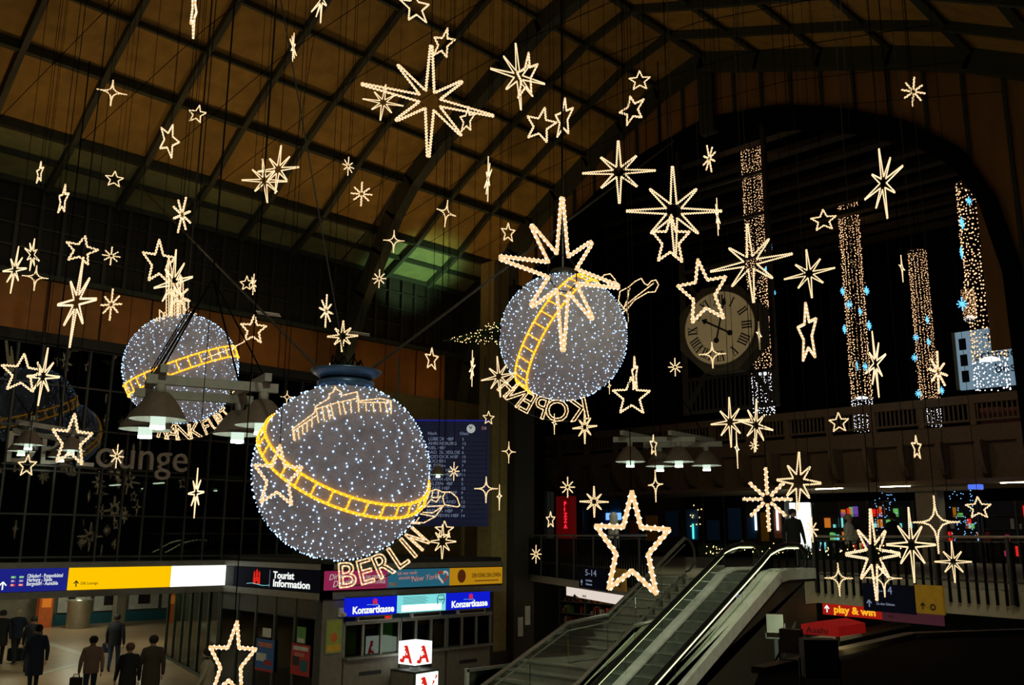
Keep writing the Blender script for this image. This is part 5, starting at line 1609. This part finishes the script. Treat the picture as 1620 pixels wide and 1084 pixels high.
# --- Berlin
t, c, d, on, flat = globe('nearest globe of cool bulbs with the Brandenburg gate and letters BERLIN', 541, 745, 137, 1)
Z1 = lambda x, y: (390 + x / 3.497, 590 + y / 3.497)
band(t, [on(*Z1(145, 480)), on(*Z1(465, 690)), on(*Z1(855, 768))], .078, 32)
lettering(t, c, (c - CAM_O).normalized(), [('B', 5.6, 1), ('E', 15.6, .95), ('R', 26, .9), ('L', 35.5, .85), ('I', 42.5, .8), ('N', 49.5, .5)], RG * 1.175, RG * .27)
G = [[(255, 310), (375, 222), (382, 185), (455, 142), (460, 115), (478, 108), (490, 75), (500, 92), (520, 102), (526, 125), (612, 105), (622, 155), (740, 142), (800, 155), (800, 225)],
     [(385, 200), (500, 165), (615, 140)], [(258, 322), (385, 238)], [(625, 163), (800, 163)], [(255, 310), (262, 372)], [(383, 187), (398, 275)], [(614, 108), (622, 215)]]
for a in ((262, 320, 268, 375), (285, 305, 290, 365), (310, 290, 312, 340), (335, 275, 335, 325), (362, 255, 362, 300), (420, 195, 430, 265), (447, 185, 460, 255), (467, 180, 482, 250), (510, 165, 520, 230), (532, 160, 548, 228), (575, 150, 580, 220), (660, 163, 663, 210), (700, 163, 705, 215), (737, 163, 744, 215), (767, 163, 780, 222)):
    G.append([a[:2], a[2:]])
ropes(t, 'gate_outline', [[on(*Z1(*p), 1.03) for p in l] for l in G], 0.015)
ropes(t, 'sleigh_outline', [[flat(*Z1(*p), .15) for p in l] for l in (
    [(1000, 700), (1015, 655), (1050, 645), (1085, 660), (1130, 660), (1165, 690), (1180, 735), (1165, 742), (1095, 730), (1085, 690), (1100, 660)],
    [(985, 745), (1020, 700), (1050, 715), (1075, 680)], [(1000, 740), (1090, 735), (1030, 775), (975, 772)], [(1090, 735), (1045, 795), (980, 830), (900, 825)],
    [(1030, 655), (1025, 690), (1060, 690), (1060, 655)], [(660, 790), (760, 815), (860, 830), (960, 835)], [(960, 780), (1040, 795)], [(930, 835), (955, 800)])], 0.014)
MB().lathe([(0.0, 0.02), (0.42, 0.0), (0.44, 0.10), (0.30, 0.16), (0.30, 0.10), (0.52, 0.24), (0.54, 0.28), (0.0, 0.30)], 32, (0, 0, RG - 0.06)).build('top_cap', mat('cap_blue_grey', (0.10, 0.20, 0.34), .35, .3), t, True)
mb = MB(); rr = random.Random(2)
for k in range(9):
    a = k * .7; mb.tube([(0.3 * math.cos(a), 0.3 * math.sin(a), RG + .2), (0.22 * math.cos(a + .6), 0.22 * math.sin(a + .6), RG + .36 + .05 * (k % 3)), (0.1 * math.cos(a + 1), .1 * math.sin(a + 1), RG + .25)], 0.014, 5)
mb.build('cable_coil', M['black'], t)
top = Vector((0, 0, RG + .25))
for q, e in (((600, 590), (792, 430)), ((505, 590), (385, 462))):
    a_, b_ = W(*q, d=d - .05) - c, W(*e, d=d + 3.0) - c
    a_ = top + (a_ - top).normalized() * .45
    far = a_ + (b_ - a_) * 3.2
    k = (roof_z(c.x + far.x) - .4 - c.z - a_.z) / max(.1, (far - a_).z)
    far = a_ + (far - a_) * min(1, k)
    MB().tube([a_, far], 0.022, 5).build('truss_cable', M['frame'], t)
e = W(503, 330, d=d + 1.5) - c
mb = MB(); a_ = top; k = (roof_z(c.x + e.x) - .3 - c.z - top.z) / (e - top).z
mb.tube([a_, a_ + (e - a_) * min(k, 4)], 0.012, 5).build('chain', M['frame'], t)

# --- Kopenhagen
t, c, d, on, flat = globe('globe of cool bulbs with mirrored letters KOPEN and slanting gold band', 891, 533, 100, 2)
Z3 = lambda x, y: (690 + x / 2.778, 300 + y / 2.778)
band(t, [on(*Z3(520, 500)), on(*Z3(420, 665)), on(*Z3(370, 830))], .115, 30)
lettering(t, c, (c - CAM_O).normalized(), [('K', 11, 1), ('O', -5, 1), ('P', -18, .9), ('E', -28.7, .8), ('N', -38.5, .75), ('H', -48, .6)], RG * 1.17, RG * .34, mirror=True)
Z7 = lambda x, y: (800 + x / 3.87, 270 + y / 3.87)
ropes(t, 'figure_outline', [[flat(*Z7(*p), .1) for p in l] for l in (
    [(600, 640), (640, 632), (670, 668), (682, 702), (652, 712), (612, 682), (590, 660), (600, 640)],
    [(690, 800), (700, 740), (750, 715), (790, 680), (830, 660), (850, 692), (870, 702), (890, 677), (920, 670), (936, 700), (915, 742), (870, 745), (790, 792), (750, 842), (700, 882)],
    [(745, 730), (745, 860), (750, 920), (732, 980), (690, 1010), (660, 1020)], [(690, 800), (720, 840), (745, 860)], [(760, 720), (745, 790), (720, 850)], [(905, 690), (800, 770), (730, 830)])], 0.019)
# fir tree fixed sideways to the globe
a_, b_ = flat(700, 540), flat(800, 526)
def tree(t, tip, base, r, seed):
    ax = (base - tip); L = ax.length; ax.normalize()
    s_ = ax.orthogonal().normalized(); v_ = ax.cross(s_)
    rr = random.Random(seed); mb, bb = MB(), MB()
    for k in range(520):
        f_ = rr.random() ** .6
        a = rr.uniform(0, 6.283); q = tip + ax * (L * f_); R_ = r * f_ * rr.uniform(.55, 1.08)
        e_ = q + (s_ * math.cos(a) + v_ * math.sin(a)) * R_ + ax * .05
        mb.tube([q + (e_ - q) * .25, e_], [.022, .004], 3)
        if k % 4 == 0: bb.octa(e_ * 1.0, .013)
    mb.tube([tip, base], [.02, .10], 6)
    o = mb.build('fir_tree', M['fir'], t); o['kind'] = 'stuff'
    q = bb.build('tree_bulbs', M['warmbulb'], o); q['kind'] = 'stuff'
tree(t, a_, b_, .30, 4)
MB().tube([(0, 0, RG * .98), (0, 0, roof_z(c.x) - c.z - .2)], .022, 6).build('chain', M['frame'], t)
MB().lathe([(0, .14), (.25, .12), (.30, 0), (.30, -.05)], 20, (0, 0, RG)).build('top_cap', M['frame'], t, True)

# --- Frankfurt
t, c, d, on, flat = globe('globe of cool bulbs with a skyline of towers and letters FRANKFURT', 287, 583, 86, 3)
Z2 = lambda x, y: (180 + x / 3.01, 360 + y / 3.01)
band(t, [on(263, 586), on(313, 568.6), on(352, 558)], .10, 30)
lettering(t, c, (c - CAM_O).normalized(), [('F', -18, 1), ('R', -9.6, 1), ('A', -2.5, 1), ('N', 6, 1), ('K', 16, .9), ('F', 26, .7), ('U', 34, .6), ('R', 41, .5), ('T', 47, .5)], RG * 1.17, RG * .27)
TW = [[(250, 425), (250, 200), (262, 140), (275, 200), (275, 425)], [(262, 140), (262, 425)], [(280, 420), (280, 300), (300, 300), (300, 415)], [(305, 415), (305, 262), (318, 225), (330, 262), (330, 412)], [(290, 300), (290, 418)],
      [(338, 410), (338, 350), (355, 350), (355, 400), (395, 412)], [(190, 530), (190, 470), (205, 430), (213, 470), (213, 500)], [(218, 480), (218, 392), (236, 410), (236, 450)], [(318, 225), (318, 412)], [(240, 445), (240, 405), (250, 405)]]
ropes(t, 'skyline_outline', [[flat(*Z2(*p), .55) for p in l] for l in TW], .020)
ropes(t, 'star_pole', [[flat(*Z2(425, 628), 1.36), flat(*Z2(560, 575), .7), flat(*Z2(630, 540), .5)]], .020)
tree(t, flat(395, 628), flat(350, 622), .22, 9)
MB().tube([(0, 0, RG * .98), (0, 0, roof_z(c.x) - c.z - .2)], .022, 6).build('chain', M['frame'], t)
tr = MB(); a_, b_ = W(302, 487, d=17.2), W(238, 590, d=16.6)
for o_ in ((0, 0, .05), (0, 0, -.05), (.05, .05, 0)):
    tr.tube([a_ + Vector(o_), b_ + Vector(o_)], .010, 4)
for k in range(14):
    p, q = a_.lerp(b_, k / 14), a_.lerp(b_, (k + 1) / 14); tr.tube([p + Vector((0, 0, .05)), q + Vector((0, 0, -.05))], .007, 3)
tr.tube([a_, (a_.x, a_.y, roof_z(a_.x) - .2)], .010, 4)
tag(tr.build('lattice_boom', M['black']), 'thin black lattice boom crossing in front of the Frankfurt globe', 'truss')

# ================================================================== LIGHT CURTAINS AND BLUE SNOWFLAKES
def curtain(label, px, ptop, pbot, y, wpx, ring=None, seed=0, px2=None):
    a, b = W(px, ptop, y=y), W(px2 or px, pbot, y=y)
    x, zt, zb = (a.x + b.x) / 2, a.z, b.z
    dep_ = (a - CAM_O).dot(_f)
    r = wpx * dep_ / FPX / 2
    t = thing('light_curtain', label, 'light curtain', T(x, y, zb), group='tall hanging light curtains')
    H = zt - zb
    zr = H * 0.14 if ring is None else ring
    rr = random.Random(seed); m1, m2, st = MB(), MB(), MB()
    n = 16; br_ = r * .062
    for k in range(n):
        an = 2 * math.pi * k / n; X, Y = r * math.cos(an), r * math.sin(an)
        st.tube([(X, Y, 0), (X, Y, H)], .006, 3)
        z = rr.uniform(0, .2)
        while z < H:
            o_ = (X + rr.gauss(0, r * .05), Y + rr.gauss(0, r * .05), z)
            (m2 if z < zr else m1).octa(o_, br_ * rr.uniform(.7, 1.25))
            z += r * rr.uniform(.20, .44)
    tag(st.build('strings', M['black'], t), kind='stuff'); tag(m1.build('warm_bulbs', M['curtain'], t), kind='stuff'); tag(m2.build('white_bulbs', M['curtainw'], t), kind='stuff')
    hp = lambda z: [(r * math.cos(2 * math.pi * k / 24), r * math.sin(2 * math.pi * k / 24), z) for k in range(24)]
    MB().tube(hp(H), .04, 5, True).build('top_hoop', M['frame'], t)
    MB().lathe([(r * .25, zr + .12), (r * .6, zr + .05), (r * .62, zr), (r * .2, zr)], 18).build('ring_lamp', glow('ring_lamp', (.9, .95, 1), 1.3), t)
    MB().tube([(0, 0, H), (0, 0, 24.22 - zb)], .02, 4).build('hanger', M['black'], t)
    return t
curtain('light curtain behind the clock housing', 1187, 232, 655, 36, 30, None, 1, 1210)
curtain('tallest light curtain, between the clock and the thin curtain', 1343, 320, 684, 50.5, 29, None, 2, 1365)
curtain('thin light curtain seen behind the footbridge railing', 1451, 397, 677, 50.5, 26, None, 3, 1474)
curtain('wide light curtain cut by the arch beside the lit poster', 1535, 290, 618, 35, 46, None, 4, 1573)
curtain('short light curtain half hidden behind the wide one', 1533, 458, 508, 58, 18, .2, 5)
FL = {'d8': None}
def flake():
    mb = MB()
    for k in range(4):
        a = math.pi / 2 + k * math.pi / 4; r = .5 if k == 0 else .36
        mb.tube([(-r * math.cos(a), -r * math.sin(a), 0), (r * math.cos(a), r * math.sin(a), 0)], .055, 4)
    return mb.mesh('ice_rays', M['iceblue'])
FLM = flake()
FLK = [(1220, 390, 0, 18, 1), (1211, 425, 9, 15, 1), (1224, 463, 7, 12, 1), (1333, 461, 7, 14, 2), (1371, 460, 8, 15, 2), (1343, 482, 11, 15, 2), (1361, 493, 6, 12, 2), (1336, 521, 6, 15, 2), (1375, 515, 7, 16, 2), (1356, 579, 2, 15, 2), (1369, 580, 9, 13, 2),
       (1467, 506, 5, 13, 3), (1449, 534, 10, 13, 3), (1447, 566, 10, 14, 3), (1453, 623, 10, 14, 3), (1490, 618, 7, 13, 3), (1469, 541, 6, 12, 3), (1522, 353, 7, 20, 4), (1533, 318, 9, 15, 4), (1566, 355, 6, 17, 4), (1573, 384, 13, 22, 4), (1521, 400, 4, 20, 4), (1522, 481, 16, 22, 4), (1595, 482, 8, 22, 4)]
NAME = {1: 'the clock curtain', 2: 'the tallest light curtain', 3: 'the thin light curtain', 4: 'the wide light curtain'}
for px, py, w, h, g in FLK:
    y = {1: 34.5, 2: 43.5, 3: 43.5, 4: 33}[g]
    p = W(px, py, y=y); s_ = h * (p - CAM_O).dot(_f) / FPX
    yaw = math.acos(max(.12, min(1, w / (h * .74))))
    v = p - CAM_O; v.z = 0; v.normalize(); u = Matrix.Rotation(yaw, 3, 'Z') @ Vector((v.y, -v.x, 0))
    rank = sorted([q[1] + q[0] * .001 for q in FLK if q[4] == g]).index(py + px * .001)
    t = thing('blue_snowflake', 'tiny ice blue snowflake light, %s from the top beside ' % ('first', 'second', 'third', 'fourth', 'fifth', 'sixth', 'seventh', 'eighth')[rank] + NAME[g], 'snowflake', frame(p, u), 'blue snowflakes by ' + NAME[g])
    o = link('ice_rays', FLM, t); o.matrix_local = Matrix.Scale(s_, 4)
    o = link('wire', WIRE, t); o.matrix_local = T(0, s_ * .5, 0) @ Matrix.Diagonal((1, 24.2 - p.z - s_ * .5, 1, 1))

# ================================================================== PEOPLE
def person(label, head, z0, height, face, jacket, trousers, hair, stride=.18, coat=None, hood=False, arms=.06, light=None):
    """one continuous skinned figure; local +Y is forward"""
    k = height / 1.76
    V = {'pel': (0, 0, .96), 'spi': (0, .01, 1.16), 'che': (0, .0, 1.36), 'nek': (0, .01, 1.50), 'hd0': (0, .03, 1.58), 'hd1': (0, .03, 1.67), 'hd2': (0, .015, 1.735)}
    Rr = {'pel': .145, 'spi': .135, 'che': .16, 'nek': .06, 'hd0': .078, 'hd1': .098, 'hd2': .055}
    E_ = [('pel', 'spi'), ('spi', 'che'), ('che', 'nek'), ('nek', 'hd0'), ('hd0', 'hd1'), ('hd1', 'hd2')]
    for s, n in ((-1, 'l'), (1, 'r')):
        f_ = stride * s
        V.update({'hip' + n: (s * .09, 0, .90), 'kne' + n: (s * .10, f_ * .75 + .03, .50), 'ank' + n: (s * .10, f_ if f_ > 0 else f_ * 1.3, .10 if f_ >= 0 else .14), 'toe' + n: (s * .12, (f_ if f_ > 0 else f_ * 1.3) + .17, .04),
                  'sho' + n: (s * .19, 0, 1.42), 'elb' + n: (s * .255, -f_ * .5 - .02, 1.14), 'wri' + n: (s * .27, -f_ * .8 + arms, .90), 'han' + n: (s * .27, -f_ * .85 + arms + .02, .82)})
        Rr.update({'hip' + n: .10, 'kne' + n: .070, 'ank' + n: .050, 'toe' + n: .038, 'sho' + n: .085, 'elb' + n: .062, 'wri' + n: .042, 'han' + n: .040})
        E_ += [('pel', 'hip' + n), ('hip' + n, 'kne' + n), ('kne' + n, 'ank' + n), ('ank' + n, 'toe' + n), ('che', 'sho' + n), ('sho' + n, 'elb' + n), ('elb' + n, 'wri' + n), ('wri' + n, 'han' + n)]
    ks = list(V)
    me = bpy.data.meshes.new('person')
    me.from_pydata([V[q] for q in ks], [(ks.index(a), ks.index(b)) for a, b in E_], [])
    o = bpy.data.objects.new('person', me); COL.objects.link(o)
    o.modifiers.new('skin', 'SKIN').use_smooth_shade = True
    for i, q in enumerate(ks):
        sv = me.skin_vertices[0].data[i]; r_ = Rr[q]
        sv.radius = (r_, r_ * (.72 if q in ('pel', 'spi', 'che') else 1.0)) if q not in ('hd1',) else (.085, .10)
        sv.use_root = q == 'pel'
    sb = o.modifiers.new('sub', 'SUBSURF'); sb.levels = 1; sb.render_levels = 1
    dg = bpy.context.evaluated_depsgraph_get()
    bm_me = bpy.data.meshes.new_from_object(o.evaluated_get(dg))
    bpy.data.objects.remove(o); bpy.data.meshes.remove(me)
    bm = bmesh.new(); bm.from_mesh(bm_me)
    # fingers, nose, ears joined into the same mesh
    ex = MB()
    for s, n in ((-1, 'l'), (1, 'r')):
        h = Vector(V['han' + n])
        for i in range(4):
            b_ = h + Vector((0, .028 - .019 * i, -.02)); l_ = (.075, .082, .076, .06)[i]
            ex.tube([b_, b_ + Vector((-s * .008, .004, -l_ * .55)), b_ + Vector((-s * .022, .008, -l_))], [.0095, .009, .007], 5)
        b_ = h + Vector((-s * .01, .034, .005)); ex.tube([b_, b_ + Vector((-s * .012, .022, -.03)), b_ + Vector((-s * .015, .022, -.058))], [.011, .010, .008], 5)
        ex.lathe([(0, .022), (.016, .012), (.018, 0), (.012, -.014), (0, -.024)], 6, (s * .088, .025, 1.655))
        ex.lathe([(0, .008), (.009, 0), (0, -.008)], 6, (s * .034, .122, 1.675))
    ex.tube([(0, .118, 1.675), (0, .138, 1.648), (0, .12, 1.640)], [.008, .015, .010], 6)
    ex.tube([(-.026, .112, 1.612), (0, .119, 1.612), (.026, .112, 1.612)], .007, 5)
    em = ex.mesh('extra'); bm.from_mesh(em)
    bm.to_mesh(bm_me); bm.free(); bpy.data.meshes.remove(em)
    sk, tr_, sh_ = M['skin'], trousers, M['ink']
    bm_me.materials.clear()
    for m_ in (jacket, tr_, sh_, sk): bm_me.materials.append(m_)
    for p in bm_me.polygons:
        x_, y_, z_ = p.center
        p.use_smooth = True
        p.material_index = 3 if (z_ > 1.515 or (abs(x_) > .2 and z_ < .87)) else (2 if z_ < .10 else (1 if z_ < .88 else 0))
    o = bpy.data.objects.new('person', bm_me); COL.objects.link(o)
    o.matrix_world = T(head.x, head.y, z0) @ Matrix.Rotation(face, 4, 'Z') @ Matrix.Scale(k, 4)
    tag(o, label, 'person')
    hm = MB()
    if hood:
        hm.lathe([(.13, -.20), (.125, -.10), (.135, .0), (.12, .08), (.07, .13), (.0, .145)], 14, (0, -.01, 1.65)); hm.build('hood', jacket, o, True)
    else:
        hm.lathe([(.086, -.06), (.112, .0), (.110, .05), (.075, .105), (.0, .125)], 14, (0, .0, 1.66)); hm.build('hair', hair, o, True)
    if coat:
        L = coat
        cm = MB(); cm.lathe([(.20, L), (.205, L + .15), (.195, .95), (.185, 1.1), (.205, 1.28), (.215, 1.38), (.13, 1.48), (.075, 1.52)], 16)
        cm.v = [(x_ * 1.08, y_ * .82 + .0, z_) for x_, y_, z_ in cm.v]
        cm.build('coat', jacket, o, True)
    else:
        cm = MB(); cm.lathe([(.178, .84), (.182, .95), (.175, 1.1), (.195, 1.28), (.205, 1.38), (.12, 1.48), (.07, 1.52)], 16)
        cm.v = [(x_ * 1.08, y_ * .80, z_) for x_, y_, z_ in cm.v]
        cm.build('jacket', jacket, o, True)
    return o
cl_black = mat('cloth_black', (.012, .013, .016), .9); cl_navy = mat('cloth_navy', (.012, .018, .04), .9); cl_jean = mat('cloth_jeans', (.03, .06, .12), .9)
cl_beige = mat('cloth_beige', (.30, .20, .15), .9); cl_brown = mat('cloth_brown', (.06, .045, .025), .9); cl_pale = mat('cloth_pale', (.42, .36, .24), .9)
cl_white = mat('cloth_white', (.65, .62, .58), .9); cl_yellow = mat('cloth_yellow', (.45, .30, .04), .9); hr_dark = mat('hair_dark', (.02, .014, .01), .8); hr_fair = mat('hair_fair', (.45, .38, .26), .8); hr_red = mat('hair_red', (.12, .05, .02), .8)
AW = math.radians(75)                               # walking away into the passage
def stand(px, py_head, zf, h): return W(px, py_head, z=zf + h)
person('person in dark coat walking in at the picture edge', stand(6, 966, 0, 1.75), 0, 1.75, AW, cl_black, cl_black, hr_dark, .2, .65)
person('person with pale cap pulling a dark bag', stand(31, 964, 0, 1.76), 0, 1.76, AW + .3, cl_navy, cl_black, hr_fair, .26)
person('person in black jacket behind the dark suitcase', stand(55, 975, 0, 1.7), 0, 1.7, AW - .2, cl_black, cl_black, hr_dark, .14)
person('person in long navy coat standing big at the sign end', stand(62, 989, 0, 1.8), 0, 1.8, AW + .2, cl_navy, cl_black, hr_dark, .1, .5)
person('woman in beige jacket and jeans with handbag', stand(149, 1007, 0, 1.68), 0, 1.68, AW, cl_beige, cl_jean, hr_dark, .08)
person('person in black jacket and blue jeans carrying a bag', stand(186, 972, 0, 1.76), 0, 1.76, AW - .4, cl_black, cl_jean, hr_dark, .08)
person('person with reddish hair in long black coat', stand(207, 1018, 0, 1.66), 0, 1.66, AW + .1, cl_black, cl_black, hr_red, .1, .45)
person('person in dark brown coat beside the black coat', stand(244, 1006, 0, 1.78), 0, 1.78, AW, cl_brown, cl_black, hr_dark, .1, .6)
person('person in pale jacket behind the low five-point star', stand(330, 1026, 0, 1.7), 0, 1.7, 2.6, cl_pale, cl_navy, hr_dark, .2)
person('dark figure passing behind the green glass doors', stand(316, 969, 0, 1.74), 0, 1.74, 1.0, cl_black, cl_black, hr_dark, .15, .7)
person('black silhouette of a person before the white light box', stand(1253, 806, 3.25, 1.78), 3.25, 1.78, -2.3, cl_black, cl_black, hr_dark, .05)
person('person in white hooded coat at the concourse railing', stand(970, 812, 3.25, 1.70), 3.25, 1.70, 2.6, cl_white, cl_navy, hr_dark, .03, .7, True)
person('person in pale jacket before the colourful shelves', stand(1341, 814, 3.25, 1.72), 3.25, 1.72, -1.2, cl_white, cl_navy, hr_fair, .1)
person('dark figure walking by the flower stall', stand(1411, 812, 3.25, 1.75), 3.25, 1.75, 1.2, cl_black, cl_black, hr_dark, .15)
person('person in yellow jacket in the shop below the concourse', stand(893, 994, 0, 1.74), 0, 1.74, -1.0, cl_yellow, cl_black, hr_dark, .1)
def bag(name, label, px, py, zc, w, d_, h, m, wheels=False):
    p = W(px, py, z=zc)
    t = thing(name, label, 'bag', T(p.x, p.y, zc - h / 2) @ Matrix.Rotation(.7, 4, 'Z'))
    mb = MB(); mb.box(-w / 2, w / 2, -d_ / 2, d_ / 2, .03, h)
    o = mb.build('bag_body', m, t); b_ = o.modifiers.new('bev', 'BEVEL'); b_.width = min(w, d_, h) * .18; b_.segments = 2
    MB().tube([(-w * .3, 0, h), (-w * .22, 0, h * 1.3), (w * .22, 0, h * 1.3), (w * .3, 0, h)], .012, 5).build('handle', M['ink'], t)
    MB().box(-w * .4, w * .4, -d_ / 2 - .012, -d_ / 2, h * .3, h * .5).build('pocket', m, t)
bag('travel_bag', 'dark travel bag on the floor by the people at the edge', 28, 1036, .25, .6, .32, .45, cl_black, True)
bag('handbag', 'dark handbag carried beside the beige jacket', 120, 1080, .55, .3, .12, .25, cl_brown)
bag('shoulder_bag', 'dark bag at the side of the person in blue jeans', 170, 1026, .7, .3, .14, .32, cl_navy)
